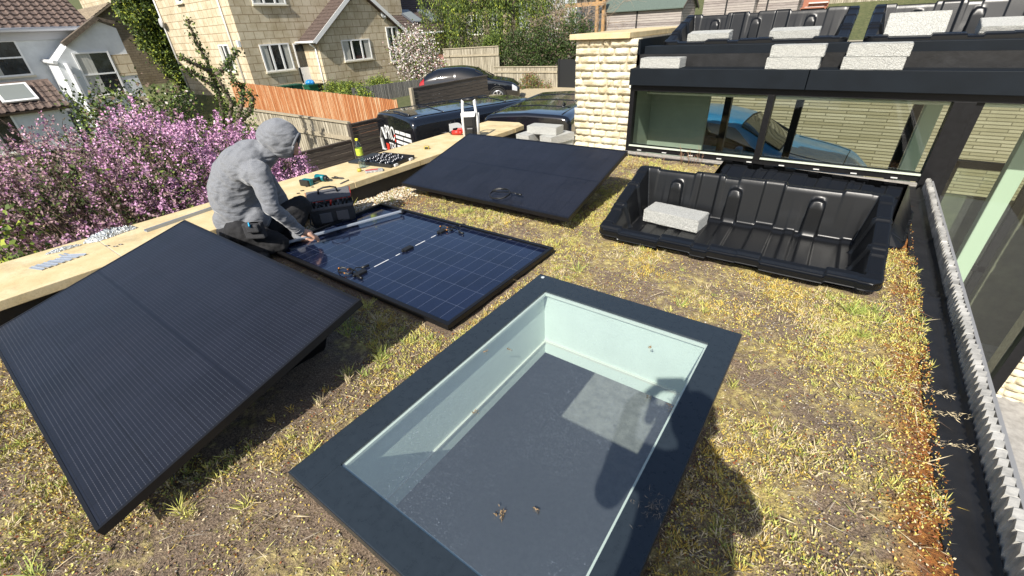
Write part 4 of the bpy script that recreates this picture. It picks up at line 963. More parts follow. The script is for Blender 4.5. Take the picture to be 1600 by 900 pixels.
# ============================================================ VEHICLES
def catmull(xs, ys, q):
    xs = np.asarray(xs, float); ys = np.asarray(ys, float); m = np.gradient(ys, xs); 
    # monotone-ish tangents
    dl = np.diff(ys)/np.diff(xs); mm = m.copy()
    for i in range(1, len(xs)-1): mm[i] = 0 if dl[i-1]*dl[i] <= 0 else 2*dl[i-1]*dl[i]/(dl[i-1]+dl[i])
    mm[0] = dl[0]; mm[-1] = dl[-1]
    i = np.clip(np.searchsorted(xs, q)-1, 0, len(xs)-2); h = xs[i+1]-xs[i]; t = (q-xs[i])/h
    return (2*t**3-3*t**2+1)*ys[i]+(t**3-2*t**2+t)*h*mm[i]+(-2*t**3+3*t**2)*ys[i+1]+(t**3-t**2)*h*mm[i+1]
M_vblack = mat('black_car_paint', (.006, .007, .010), .12, .0, spec=.6, coat=1.0); M_vblue = mat('blue_car_paint', (.02, .14, .30), .3, .1, coat=.4)
M_vglass = mat('dark_car_glass', (.006, .008, .010), .04, spec=.8); M_tyre = mat('tyre_rubber', (.012, .012, .012), .8); M_rim = mat('alloy', (.55, .56, .58), .3, .8)
M_lamp = mat('red_lamp', (.35, .01, .01), .15, coat=1); M_head = mat('clear_lamp', (.5, .52, .55), .1, coat=1); M_seam = mat('seam', (.002, .002, .002), .6)
def vehicle(name, label, cat, loc, rz, st, L, wheels, wr, wins, paint, lamps, group=None, seams=()):
    """st rows: y, w, zl, zb, zt, wr(roof half width)"""
    t = empty(name, label, cat, loc, (0, 0, rz), group); st = np.array(st, float)
    def surf(y, tt):
        w_, zl, zb, zt, r_ = [float(catmull(st[:, 0], st[:, k], np.array([y]))[0]) for k in range(1, 6)]
        T = [0, .12, .3, .45, .62, .74, 1.0]; X = [w_*.88, w_*.975, w_, w_*.975, r_+.05, r_-.08, 0]; Z = [zl, zl+.14, zl+(zb-zl)*.6, zb, zb+(zt-zb)*.80, zt-.012, zt+.035]
        q = np.array([tt]); return float(catmull(T, X, q)[0]), float(catmull(T, Z, q)[0])
    def S(y, tt, side=1, off=0.0):
        x, z = surf(y, tt); e = .01; x2, z2 = surf(y, min(1, tt+e)); x1, z1 = surf(y, max(0, tt-e)); nx_, nz_ = (z2-z1), -(x2-x1); l = math.hypot(nx_, nz_) or 1
        return Vector(((x+off*nx_/l)*side, y, z+off*nz_/l))
    ys_ = np.unique(np.concatenate([np.linspace(0, L, 44), st[:, 0]])); ts = np.linspace(0, 1, 25); b = MB(); vs = []
    for y in ys_:
        row = [S(y, t_, 1) for t_ in ts]; row += [Vector((-p.x, p.y, p.z)) for p in row[-2::-1]]; vs += row
    m = len(ts)*2-1; fs = [(i*m+k, i*m+k+1, (i+1)*m+k+1, (i+1)*m+k) for i in range(len(ys_)-1) for k in range(m-1)]
    b.add(vs, fs, 0, True); b.add(vs[:m], [tuple(range(m))]); b.add(vs[-m:], [tuple(range(m))[::-1]])
    b.add([vs[i*m] for i in range(len(ys_))]+[vs[i*m+m-1] for i in range(len(ys_))], [(i, i+1, len(ys_)+i+1, len(ys_)+i) for i in range(len(ys_)-1)]); b.build('body', paint, t)
    for nm, ya, yb_, ta, tb, side in wins:   # glass patches following the body
        sides = (1, -1) if side == 'both' else (0,)
        for sd in sides:
            b = MB(); n = 8; vs = []
            for i in range(n+1):
                for k in range(n+1):
                    ty = ta+(tb-ta)*k/n; y0_, y1_ = (ya, yb_) if not callable(ya) else (ya(ty), yb_(ty))
                    y = y0_+(y1_-y0_)*i/n
                    vs.append(S(y, ty, sd or 1, .006))
            b.add(vs, [(i*(n+1)+k, i*(n+1)+k+1, (i+1)*(n+1)+k+1, (i+1)*(n+1)+k) for i in range(n) for k in range(n)], 0, True)
            if not sd: b.add([Vector((-v.x, v.y, v.z)) for v in vs], [(i*(n+1)+k, (i+1)*(n+1)+k, (i+1)*(n+1)+k+1, i*(n+1)+k+1) for i in range(n) for k in range(n)], 0, True)
            b.build(nm, M_vglass, t)
    for y, in [(w_,) for w_ in wheels]:
        for s in (1, -1):
            x = float(np.interp(y, st[:, 0], st[:, 1]))
            b = MB(); b.cyl((s*(x-.20), y, wr), (s*(x+.012), y, wr), wr, n=28); wo = b.build('wheel', M_tyre, t, bevel=.015)
            b = MB(); b.cyl((s*(x+.0), y, wr), (s*(x+.018), y, wr), wr*.66, n=24)
            b.build('rim_shadow', M_seam, wo); b = MB(); b.cyl((s*(x+.01), y, wr), (s*(x+.030), y, wr), wr*.14, n=12)
            for k in range(7):
                a = 2*PI*k/7; b.bar((s*(x+.022), y, wr), (s*(x+.022), y+math.cos(a)*wr*.66, wr+math.sin(a)*wr*.66), .045, .02, (s, 0, 0))
            pts = [(s*(x+.02), y+math.cos(a)*wr*.66, wr+math.sin(a)*wr*.66) for a in np.linspace(0, 2*PI, 25)]; b.tube(pts, .018, 6); b.build('rim', M_rim, wo)
            b = MB(); pts = [(s*(x+.004), y+math.cos(a)*wr*1.14, wr+math.sin(a)*wr*1.14) for a in np.linspace(-.15, PI+.15, 20)]; b.tube(pts, .018, 6); b.build('wheel_arch', M_seam, t)
    for y, tt, l, h, m_ in lamps:
        for s in (1, -1):
            b = MB(); n = 5; vs = [S(y+l*i/n, tt+h*k/n, s, .010) for i in range(n+1) for k in range(n+1)]; b.add(vs, [(i*(n+1)+k, i*(n+1)+k+1, (i+1)*(n+1)+k+1, (i+1)*(n+1)+k) for i in range(n) for k in range(n)], 0, True); b.build('lamp', m_, t)
    for y, t0, t1 in seams:
        for s in (1, -1):
            b = MB(); b.tube([S(y, t0+(t1-t0)*k/10, s, .001) for k in range(11)], .004, 5); b.build('door_seam', M_seam, t)
    for nm, ya, yb2, ta, tb, side in wins:
        if nm in ('windscreen', 'rear_window'):
            b = MB(); hf = [S(ya, tt, 1, .008) for tt in np.linspace(1, ta, 9)]+[S(yb2, tt, 1, .008) for tt in np.linspace(ta, 1, 9)]
            b.tube(hf, .014, 5); b.tube([Vector((-p.x, p.y, p.z)) for p in hf], .014, 5); b.build('window_seal', M_seam, t)
    ye = L*.80
    b = MB(); b.tube([S(y, .70, 1, .003) for y in np.linspace(L*.74, L*.93, 8)], .006, 5); b.tube([S(y, .70, -1, .003) for y in np.linspace(L*.74, L*.93, 8)], .006, 5); b.tube([S(L*.93, tt, 1, .003) for tt in np.linspace(.70, 1, 7)]+[S(L*.93, tt, -1, .003) for tt in np.linspace(1, .70, 7)], .006, 5); b.build('bonnet_seam', M_seam, t)
    return t, S
VAN = [(0, .93, .35, 1.15, 1.90, .85), (.04, .95, .30, 1.17, 1.95, .875), (.5, .955, .28, 1.18, 1.97, .88), (3.2, .955, .28, 1.18, 1.96, .87), (3.45, .95, .28, 1.16, 1.90, .80), (4.1, .94, .28, 1.10, 1.32, .72), (4.25, .93, .28, 1.02, 1.13, .70), (4.7, .88, .30, .85, .95, .62), (4.9, .78, .35, .62, .72, .5)]
zv = -2.08
vt, VS = vehicle('van', 'black van parked behind the coping with white and red lettering on its rear doors', 'van', (-7.93, 6.45, zv+.05), math.radians(-16), VAN, 4.9, (.95, 4.0), .34,
    [('windscreen', 3.48, 4.08, .66, 1.0, 'c'), ('side_window', lambda t: 3.0-0*t, lambda t: 3.95-(t-.46)*2.2, .47, .62, 'both')], M_vblack, [(.02, .25, .10, .22, M_lamp), (4.72, .30, .1, .12, M_head)], 'black vans beyond the coping', seams=((2.3, .1, .62), (2.95, .1, .62), (1.0, .1, .62)))
# roof ribs
b = MB()
for y in (.9, 1.75, 2.6): 
    b.tube([VS(y, .80, 1, .004)]+[VS(y, t_, 1, .006) for t_ in (.86, .93, 1.0)]+[VS(y, t_, -1, .006) for t_ in (.93, .86, .80)], .008, 6)
for s in (1, -1): b.tube([VS(y, .78, s, .004) for y in np.linspace(.15, 3.0, 12)], .010, 6)
b.tube([VS(.18, t_, 1, .006) for t_ in (.86, .93, 1)]+[VS(.18, t_, -1, .006) for t_ in (.93, .86)], .02, 6); b.build('roof_pressing', M_vblack, vt)
M_wl = mat('white_lettering', (.75, .75, .73), .5); M_rl = mat('red_lettering', (.6, .04, .02), .5)
yb_ = -.004; xd, zd = (1, 0, 0), (0, 0, 1)
text('lettering', 'PRO', (-.52, yb_, 1.42), xd, zd, .42, M_wl, vt, sx=.62); text('lettering', 'TEX', (-.40, yb_, 1.14), xd, zd, .30, M_wl, vt, sx=.62)
b = MB()   # house outline logo
hp_ = [(-.80, 1.38), (-.64, 1.62), (-.55, 1.42)]; b.bar((-.84, yb_, 1.38), (-.66, yb_, 1.64), .006, .05, (0, 1, 0)) ; b.bar((-.66, yb_, 1.64), (-.53, yb_, 1.40), .006, .05, (0, 1, 0)); b.bar((-.82, yb_, 1.38), (-.79, yb_, 1.12), .006, .06, (0, 1, 0)); b.bar((-.80, yb_, 1.14), (-.64, yb_, 1.14), .006, .07, (0, 1, 0)); b.build('logo', M_wl, vt)
b = MB(); b.prism([(-.58, yb_-.004, 1.30), (-.42, yb_-.004, 1.30), (-.46, yb_-.004, 1.08), (-.53, yb_-.004, 1.0), (-.57, yb_-.004, 1.08)], (0, .004, 0)); b.build('logo', M_rl, vt)
r2 = random.Random(3)
for k, (n_, red) in enumerate(((3, 0), (2, 1), (2, 1), (1, 0), (2, 1), (2, 0), (2, 1), (1, 0))):
    z = 1.60-k*.105; b = MB(); x = .04
    for j in range(n_):
        l = (.62 if n_ == 1 else (.24 if n_ == 3 else .36))*r2.uniform(.8, 1.1); b.bb((x, -.009, z), (x+l, -.003, z+.062)); x += l+.035
    b.build('lettering_line', M_wl, vt)
    if red: b = MB(); b.cyl((-.02, -.009, z+.035), (-.02, -.003, z+.035), .032, n=12); b.build('red_bullet', M_rl, vt)
text('lettering', 'PROTEX', (-.46, yb_, .90), xd, zd, .11, M_wl, vt)
text('lettering', 'PRO', (.948, .78, .98), (0, 1, 0), (0, 0, 1), 1.15, M_wl, vt, sx=.7)
b = MB(); b.box((1.05, 3.7, 1.2), (.18, .12, .2)); b.build('mirror', M_dk, vt, bevel=.03)
v2, VS2 = vehicle('van', 'dark blue-black van nearer the stone wall with white letters on its side', 'van', (-5.12, 7.42, -2.02), math.radians(13), VAN, 4.9, (.95, 4.0), .34,
    [('windscreen', 3.48, 4.08, .66, 1.0, 'c'), ('side_window', lambda t: 3.0, lambda t: 3.95-(t-.46)*2.2, .47, .62, 'both')], M_vblack, [(.02, .25, .10, .22, M_lamp), (4.72, .3, .1, .12, M_head)], 'black vans beyond the coping', seams=((2.3, .1, .62), (2.95, .1, .62)))
b = MB()
for y in (.9, 1.75, 2.6): b.tube([VS2(y, t_, 1, .006) for t_ in (.80, .86, .93, 1.0)]+[VS2(y, t_, -1, .006) for t_ in (.93, .86, .80)], .008, 6)
for s in (1, -1): b.tube([VS2(y, .78, s, .004) for y in np.linspace(.15, 3.0, 12)], .010, 6)
b.build('roof_pressing', M_vblack, v2)
b = MB(); b.prism([(.45, 1.0, 1.985), (.45, 1.24, 1.985), (.45, 1.06, 2.05)], (.03, 0, 0)); b.build('aerial_fin', M_dk, v2, bevel=.008)
text('lettering', 'RENEW', (.985, .45, 1.38), (0, 1, 0), (0, 0, 1), .30, M_wl, v2, sx=.8)
HATCH = [(0, .80, .35, .80, .86, .62), (.10, .86, .26, .92, 1.0, .66), (.45, .885, .22, .98, 1.30, .62), (.95, .895, .2, .98, 1.43, .63), (1.7, .90, .2, .96, 1.46, .64), (2.35, .90, .2, .94, 1.38, .62), (3.1, .89, .2, .92, 1.0, .66), (3.35, .88, .2, .88, .95, .66), (3.95, .82, .22, .76, .84, .58), (4.25, .70, .3, .56, .62, .5)]
ht, HS = vehicle('car', 'black hatchback parked beyond the slatted fence', 'car', (-15.3, 14.45, -1.36), math.atan2(-.85, .52), HATCH, 4.25, (.78, 3.35), .33,
    [('windscreen', 2.45, 3.08, .66, 1.0, 'c'), ('rear_window', .18, .62, .68, 1.0, 'c'), ('side_window', lambda t: .75+(t-.46)*1.5, lambda t: 1.55, .475, .61, 'both'), ('side_window', lambda t: 1.63, lambda t: 2.9-(t-.46)*3.6, .475, .61, 'both')], M_vblack, [(.06, .40, .22, .16, M_lamp), (3.95, .30, .2, .15, M_head)], seams=((1.6, .1, .62), (2.6, .1, .45)))
b = MB()
for s in (1, -1): b.box((s*.98, 2.55, 1.0), (.16, .1, .12))
b.build('mirror', M_vblack, ht, bevel=.03)
bl, BS = vehicle('car', 'blue car parked in the yard, seen through the clerestory glass', 'car', (-3.75, 9.0, -1.45), math.radians(-93), HATCH, 4.25, (.78, 3.35), .33,
    [('windscreen', 2.45, 3.08, .66, 1.0, 'c'), ('rear_window', .18, .62, .68, 1.0, 'c'), ('side_window', lambda t: .75+(t-.46)*1.5, lambda t: 1.55, .475, .61, 'both'), ('side_window', lambda t: 1.63, lambda t: 2.9-(t-.46)*3.6, .475, .61, 'both')], M_vblue, [(.06, .40, .22, .16, M_lamp), (3.95, .30, .2, .15, M_head)], seams=((1.6, .1, .62), (2.6, .1, .45)))
b = MB()
for s in (1, -1): b.box((s*.98, 2.55, 1.0), (.16, .1, .12))
b.build('mirror', M_vblue, bl, bevel=.03)
# black car nose behind the black gate
bc, _ = vehicle('car', 'black car half hidden behind the flat black gate beside the stone wall', 'car', (-10.1, 24.6, -1.20), math.radians(118), HATCH, 4.25, (.78, 3.35), .33,
    [('windscreen', 2.45, 3.08, .66, 1.0, 'c'), ('side_window', lambda t: 1.63, lambda t: 2.9-(t-.46)*3.6, .475, .61, 'both')], M_vblack, [])
# ============================================================ FENCES
M_oranged = None
def boardmat(name, c1, c2, c3, w_=.10, ax='x', rough=.85, streak=2.2):
    m, g = newmat(name, rough); v = g.obj(); x, y, z = g.sep(v); s = g.math('ADD', x, y) if ax == 'x' else z
    cell = g.math('FLOOR', g.math('DIVIDE', s, w_)); wn = g.n.new('ShaderNodeTexWhiteNoise'); wn.noise_dimensions = '1D'; g.L.new(cell, wn.inputs['W'])
    f = g.math('FRACT', g.math('ADD', g.math('DIVIDE', s, w_), 1000)); gap = g.math('LESS_THAN', f, .10)
    mp = g.n.new('ShaderNodeMapping'); mp.inputs['Scale'].default_value = (9, 9, .7) if ax == 'x' else (.7, .7, 9); g.L.new(v, mp.inputs[0])
    n1 = g.noise(mp.outputs[0], streak, 6, .75); c = g.ramp(g.math('MULTIPLY_ADD', wn.outputs[0], .22, g.math('MULTIPLY', n1, .85)), [(.32, c1), (.5, c2), (.68, c3)])
    c = g.mix(gap, c, tuple(k*.25 for k in c1)); g.color(c); g.bump(g.math('SUBTRACT', n1, g.math('MULTIPLY', gap, 1.0)), .7, .02); return m
M_or = boardmat('orange_stained_boards', (.26, .085, .028), (.42, .155, .05), (.55, .36, .21), .10)
M_gr = boardmat('pale_weathered_boards', (.13, .11, .08), (.34, .30, .22), (.50, .45, .35), .11)
M_gr2 = boardmat('grey_weathered_boards', (.14, .13, .12), (.27, .25, .22), (.36, .34, .30), .10)
M_bl = mat('dark_brown_slats', (.085, .07, .058), .6, var=.5, vscale=14, stretch=(1, .3, 12), bump=.3)
M_post = mat('fence_post_wood', (.36, .31, .22), .85, var=.3, vscale=12, stretch=(6, 6, 1), bump=.4)
def fence(name, label, a, c, z0a, z0c, za, zc, m, posts=4, rail=True, group=None, th=.03, cap=None, side=1, pm=None):
    t = empty(name, label, 'fence', (a[0], a[1], z0a), group=group); inv = Vector((a[0], a[1], z0a)); A = Vector((a[0], a[1], 0)); Cc = Vector((c[0], c[1], 0)); d = (Cc-A).normalized(); n = Vector((d.y, -d.x, 0))*side; pm = pm or M_post
    N = max(2, int((Cc-A).length/.10)); b = MB(); off = -inv
    for k in range(N):   # individual boards with uneven tops
        f0, f1 = k/N, (k+1)/N; p, q = A.lerp(Cc, f0)+off, A.lerp(Cc, f1)+off; zb0 = z0a+(z0c-z0a)*f0; zt = za+(zc-za)*(f0+f1)/2+rnd.uniform(-.012, .012); j = n*rnd.uniform(0, .008)
        b.prism([p+j+Vector((0, 0, zb0)), q+j-d*.006+Vector((0, 0, zb0)), q+j-d*.006+Vector((0, 0, zt)), p+j+Vector((0, 0, zt))], n*-.018)
    o = b.build('boards', m, t, fix=False)
    if rail:
        for fr in (.18, .82): b = MB(); b.bar(A+off+n*.03+Vector((0, 0, z0a+(za-z0a)*fr)), Cc+off+n*.03+Vector((0, 0, z0c+(zc-z0c)*fr)), .04, .09); b.build('rail', pm, t)
    for k in range(posts):
        f = k/(posts-1) if posts > 1 else 0; p = A.lerp(Cc, f)+off+n*.045; b = MB(); z0 = z0a+(z0c-z0a)*f; z1 = za+(zc-za)*f+.03; b.bb((p.x-.05, p.y-.05, z0), (p.x+.05, p.y+.05, z1)); b.build('post', pm, t, bevel=.006)
    if cap: b = MB(); b.bar(A+off+Vector((0, 0, za+.015)), Cc+off+Vector((0, 0, zc+.015)), .09, .04); b.build('cap_rail', pm, t)
    return t
fence('garden_fence', 'bright orange stained close-board fence in front of the stone-block house', (-26.6, 11.5), (-13.7, 11.5), -2.3, -2.3, -.33, -.70, M_or, 8, False, side=1)
fence('garden_fence', 'pale weathered fence with posts and rails, just behind the hooded person', (-15.2, 6.4), (-9.46, 6.4), -2.3, -2.3, -.27, -.335, M_gr, 6, True, cap=True)
fence('garden_fence', 'weathered grey fence left of the black hatchback', (-17.5, 12.35), (-17.5, 17.4), -1.6, -1.6, -.50, -.60, M_gr2, 4, False)
fence('garden_fence', 'tall weathered panel fence behind the black hatchback', (-19.6, 20.4), (-15.6, 20.4), -1.5, -1.5, .50, .58, M_gr, 4, True, cap=True)
fence('garden_fence', 'upper pale fence panels under the hanging willow branches', (-24.6, 25.5), (-17.5, 25.5), -.9, -.9, 1.0, 1.05, M_gr, 4, True)
fence('garden_fence', 'low weathered fence at the far end of the gravel drive', (-15.6, 19.9), (-11.75, 19.9), -1.5, -1.5, -.35, -.31, M_gr, 3, True, cap=True)
fence('garden_fence', 'sloping old fence behind the black gate', (-13.6, 24.0), (-9.4, 25.5), -1.1, -.9, .05, .5, M_gr2, 3, False)
fence('garden_fence', 'short red stained fence panel beside the blossom tree', (-23.0, 21.2), (-19.7, 21.2), -1.4, -1.4, .15, .2, boardmat('red_stained_boards', (.18, .05, .04), (.32, .1, .08), (.5, .35, .3), .11), 3, True)
def slat(label, y0, y1, zt, z0=-2.2):
    t = empty('slatted_fence', label, 'fence', (-9.5, y0, z0), group='dark horizontal slat fence panels'); n = int((zt-z0)/.085); b = MB()
    for k in range(n):
        z = (zt-z0)-.045-k*.085; b.bb((-.012+.004*(k % 2), .05, z-.039), (.012+.004*(k % 2), y1-y0-.02, z+.039))
    b.build('slats', M_bl, t); b = MB(); b.bb((-.04, -.03, 0), (.05, .05, zt-z0+.02)); b.build('post', M_post if zt > 0 else M_bl, t, bevel=.005); b = MB(); b.bb((-.03, .05, zt-z0-.012), (.035, y1-y0, zt-z0+.012)); b.build('top_rail', M_bl, t)
slat('dark slatted fence panel nearest the hooded person, lowest step', 1.2, 6.36, -.705)
slat('dark slatted fence panel just left of the van, middle step', 6.40, 8.45, -.365)
slat('dark slatted fence panel behind the van, highest step', 8.5, 11.75, .165)
gt = empty('black_gate', 'flat black gate panel left of the stone wall', 'gate', (-11.7, 19.9, -1.45)); b = MB(); b.bb((0, 0, .03), (2.4, .05, 1.45)); b.build('panel', mat('matt_black_panel', (.01, .011, .012), .55), gt); b = MB(); b.bb((-.02, -.03, 0), (.05, .08, 1.47)); b.build('post', M_dk, gt)

# ============================================================ HOUSES
def blockmat(name, c1, c2, mort, bw=.50, bh=.255, off=.5, mw=.012):
    m, g = newmat(name, .9); v = g.obj(); x, y, z = g.sep(v); cb = g.n.new('ShaderNodeCombineXYZ'); g.L.new(g.math('ADD', x, y), cb.inputs[0]); g.L.new(z, cb.inputs[1])
    k = g.n.new('ShaderNodeTexBrick'); k.offset = off; k.inputs['Scale'].default_value = 1; k.inputs['Brick Width'].default_value = bw; k.inputs['Row Height'].default_value = bh; k.inputs['Mortar Size'].default_value = mw; k.inputs['Mortar Smooth'].default_value = .3
    k.inputs['Color1'].default_value = (*c1, 1); k.inputs['Color2'].default_value = (*c2, 1); k.inputs['Mortar'].default_value = (*mort, 1); g.L.new(cb.outputs[0], k.inputs['Vector'])
    st = g.ramp(g.noise(v, 1.1, 6, .7), [(.35, (.72, .68, .6)), (.6, (1, 1, 1))]); c = g.mix(1.0, k.outputs[0], st, 'MULTIPLY'); g.color(c)
    g.bump(g.math('MULTIPLY', k.outputs['Fac'], -1), .6, .02); return m
M_block = blockmat('bath_stone_blocks', (.66, .58, .43), (.56, .48, .34), (.33, .25, .15), .52, .36, mw=.016); M_white_r = mat('white_painted_render', (.60, .62, .63), .9, var=.12, vscale=1.2, bump=.3, bscale=12)
M_upvc = mat('white_upvc', (.78, .78, .77), .35); M_dglass = mat('dark_window_glass', (.02, .025, .028), .05, spec=.9, var=.6, vscale=2.2); M_curt = mat('pale_curtain', (.42, .42, .38), .9, var=.2, vscale=3, stretch=(8, 8, .5)); M_gpane = glassmat('house_glass', (.85, .9, .9), 1.2)
M_tile = mat('brown_concrete_tile', (.15, .105, .085), .85, var=.4, vscale=7, bump=.6, bscale=40, col2=(.09, .065, .055)); M_tile2 = mat('dark_brown_tile', (.085, .06, .05), .85, var=.3, vscale=7, bump=.6, bscale=40); M_lead = mat('lead_grey', (.10, .105, .12), .5)
def window(parent, o, u, W, H, n, nrm, name='window', curtain=True, sill=True, door=False, trans=()):
    """o = lower left corner (relative), u = along the wall, nrm = outward"""
    o = Vector(o); u = Vector(u).normalized(); nr = Vector(nrm); z = Vector((0, 0, 1)); f = .065
    def slab(b, x0, x1, z0, z1, d0, d1): 
        p = [o+u*x0+z*z0+nr*d0, o+u*x1+z*z0+nr*d0, o+u*x1+z*z1+nr*d0, o+u*x0+z*z1+nr*d0]; b.prism(p, nr*(d1-d0))
    b = MB(); slab(b, 0, W, H-f, H, .0, .05); slab(b, 0, W, 0, f if not door else H*.42, .0, .05); slab(b, 0, f, f, H-f, .0, .05); slab(b, W-f, W, f, H-f, .0, .05)
    for k in range(1, n): x = W*k/n; slab(b, x-.045, x+.045, f, H-f, .001, .055)
    for xx in trans: slab(b, f, W-f, H*xx-.03, H*xx+.03, .002, .053)
    fr = b.build(name, M_upvc, parent)
    b = MB(); slab(b, f, W-f, f, H-f, .010, .014); b.build('pane', M_dglass, fr)
    if curtain:
        for x0, x1 in ((f, W*.24), (W*.78, W-f)) if n > 1 else ((f, W*.45),): b = MB(); slab(b, x0, x1, f, H-f, .0145, .017); b.build('curtain', M_curt, fr)
    if sill: b = MB(); slab(b, -.05, W+.05, -.07, -.002, .0, .12); b.build('sill', mat('stone_sill', (.6, .55, .42), .8), fr)
    return fr
def tileroof(parent, e0, u, v, LU, LV, m=None, course=.30, pan=.24, name='roof', th=.03, wave=.03):
    """e0 eave corner, u along eave, v up the slope (unit vectors)"""
    e0 = Vector(e0); u = Vector(u).normalized(); v = Vector(v).normalized(); n = u.cross(v).normalized(); n = -n if n.z < 0 else n
    du = pan/5; nu = int(LU/du)+1; nc = max(1, int(LV/course)); V = []
    U = np.arange(nu)*du; wv = wave*np.maximum(0, np.sin(2*PI*U/pan))**.8 
    rows = []
    for c in range(nc):
        for fv, h in ((0, th), (.97, .004)): rows.append((min(LV, (c+fv)*course), h))
    for s_, h in rows:
        for i in range(nu): V.append(e0+u*float(U[i])+v*s_+n*(h+float(wv[i])))
    nr_ = len(rows); F = [(j*nu+i, j*nu+i+1, (j+1)*nu+i+1, (j+1)*nu+i) for j in range(nr_-1) for i in range(nu-1)]
    b = MB(); b.add(V, F, 0, False); b.prism([e0-n*.02, e0+u*LU-n*.02, e0+u*LU+v*LV-n*.02, e0+v*LV-n*.02], n*-.10); return b.build(name, m or M_tile, parent, fix=False)

def hp(o_, p): return Vector(p)-Vector(o_)
# --- stone-block house
HO = (-25.7, 12.3, -1.4); H = empty('house', 'big cream stone-block house with a lower gabled wing and white windows', 'house', HO)
b = MB(); b.bb((-8.6, 0, 0), (0, 11, 8.2)); b.build('wall', M_block, H)
b = MB(); b.prism([(-8.9, -.3, 8.2), (.3, -.3, 8.2), (.3, 5.5, 11.2), (-8.9, 5.5, 11.2)], (0, 0, .15)); b.prism([(-8.9, 11.3, 8.2), (.3, 11.3, 8.2), (.3, 5.5, 11.2), (-8.9, 5.5, 11.2)], (0, 0, .15)); b.build('roof', M_tile2, H)
ug, ux = (-1, 0, 0), (1, 0, 0)
a = PY(314, 40+2, 12.3); w0 = hp(HO, PY(344, 112, 12.3)); wtl = hp(HO, PY(341, 70, 12.3)); wtr = hp(HO, PY(357, 70, 12.3)); wbr = hp(HO, PY(371, 112, 12.3))
x0_, x1_ = wtl.x, wtr.x; z0_, z1_ = (w0.z+wbr.z)/2, wtl.z
window(H, (x0_, -.002, z0_), ux, max(.9, x1_-x0_), z1_-z0_, 2, (0, -1, 0))
t1 = hp(HO, PY(281, 5, 12.3)); window(H, (t1.x-.3, -.002, t1.z), ux, .8, 1.0, 1, (0, -1, 0))
c1, c2 = hp(HO, PX(417, 113, -25.7)), hp(HO, PX(461, 108, -25.7)); ztw = hp(HO, PX(400, 70, -25.7)).z
window(H, (.002, c1.y, c1.z), (0, 1, 0), c2.y-c1.y, ztw-c1.z, 3, (1, 0, 0))
c1, c2 = hp(HO, PX(395, 7, -25.7)), hp(HO, PX(447, 7, -25.7)); window(H, (.002, c1.y, c1.z), (0, 1, 0), c2.y-c1.y, 1.2, 3, (1, 0, 0))
window(H, (.002, hp(HO, PX(456, 66, -25.7)).y, .55), (0, 1, 0), .80, 2.05, 1, (1, 0, 0), name='door', curtain=False, sill=False, door=True)
b = MB(); b.cyl((-.9, -.06, .1), (-.9, -.06, 8.1), .04); b.build('downpipe', M_upvc, H); b = MB(); b.cyl((-8.55, -.06, .1), (-8.55, -.06, 8.1), .05); b.build('downpipe', M_upvc, H)
b = MB(); q = Vector((-8.3, -.25, hp(HO, PY(256, 36, 12.3)).z)); b.sph(q, .24, (1, .2, 1)); b.build('satellite_dish', mat('grey_dish', (.5, .5, .5), .5), H)
b = MB(); b.box((-.10, -.10, hp(HO, PY(382, 68, 12.3)).z), (.16, .16, .3)); b.build('junction_lamp', M_upvc, H, bevel=.02)
# wing
YE = PX(487, 125, -25.7).y; XE = PY(515, 143, YE).x; yl = YE-HO[1]; xe = XE-HO[0]; ez = PY(503, 58, YE).z-HO[2]; yr = PX(630, 38, XE).y-HO[1]; apex = PX(580, -12, XE); ay = (yl+yr)/2; az = ez+(ay-yl)*.72
b = MB(); b.prism([(0.01, yl, 0), (.01, yr, 0), (.01, yr, ez), (.01, ay, az), (.01, yl, ez)], (xe-.01, 0, 0)); b.build('wall', M_block, H)
sv = Vector((0, ay-yl, az-ez)); Ls = sv.length
tileroof(H, (-.0, yl-.30, ez-.20), (1, 0, 0), sv, xe+.25, Ls+.36, M_tile2, .28, .2, wave=.012)
sv2 = Vector((0, ay-yr, az-ez)); tileroof(H, (0, yr+.3, ez-.2), (1, 0, 0), sv2, xe+.25, Ls+.36, M_tile2, .28, .2, wave=.012)
b = MB(); b.bar((xe+.25, yl-.32, ez-.22), (xe+.25, ay, az+.06), .03, .20); b.bar((xe+.25, yr+.32, ez-.22), (xe+.25, ay, az+.06), .03, .20); b.build('barge_board', M_upvc, H)
b = MB(); b.cyl((-.0, yl-.38, ez-.2), (xe+.25, yl-.38, ez-.2), .06); b.cyl((xe-.25, yl-.06, 0), (xe-.25, yl-.06, ez-.5), .04); b.cyl((xe-.25, yl-.06, ez-.5), (xe-.25, yl-.36, ez-.24), .04); b.build('gutter', M_upvc, H)
c1, c2 = hp(HO, PX(539, 96, XE)), hp(HO, PX(582, 91, XE)); ztw = hp(HO, PX(531, 63, XE)).z; window(H, (xe+.002, c1.y, c1.z), (0, 1, 0), c2.y-c1.y, ztw-c1.z, 3, (1, 0, 0))
c1 = hp(HO, PX(608, 80, XE)); window(H, (xe+.002, c1.y, c1.z-.6), (0, 1, 0), .95, 1.9, 2, (1, 0, 0))
q = hp(HO, PX(598, 22, XE)); b = MB(); b.sph(q+Vector((.12, 0, 0)), .25, (.22, 1, 1)); b.cyl(q+Vector((.2, 0, -.1)), q+Vector((.0, 0, -.35)), .02); b.build('satellite_dish', mat('pale_dish', (.55, .56, .56), .5), H)
b = MB(); q = hp(HO, PX(536, 10, XE-.9)); b.cyl(q+Vector((0, 0, -.3)), q+Vector((0, 0, .6)), .06); b.build('vent_pipe', M_upvc, H)
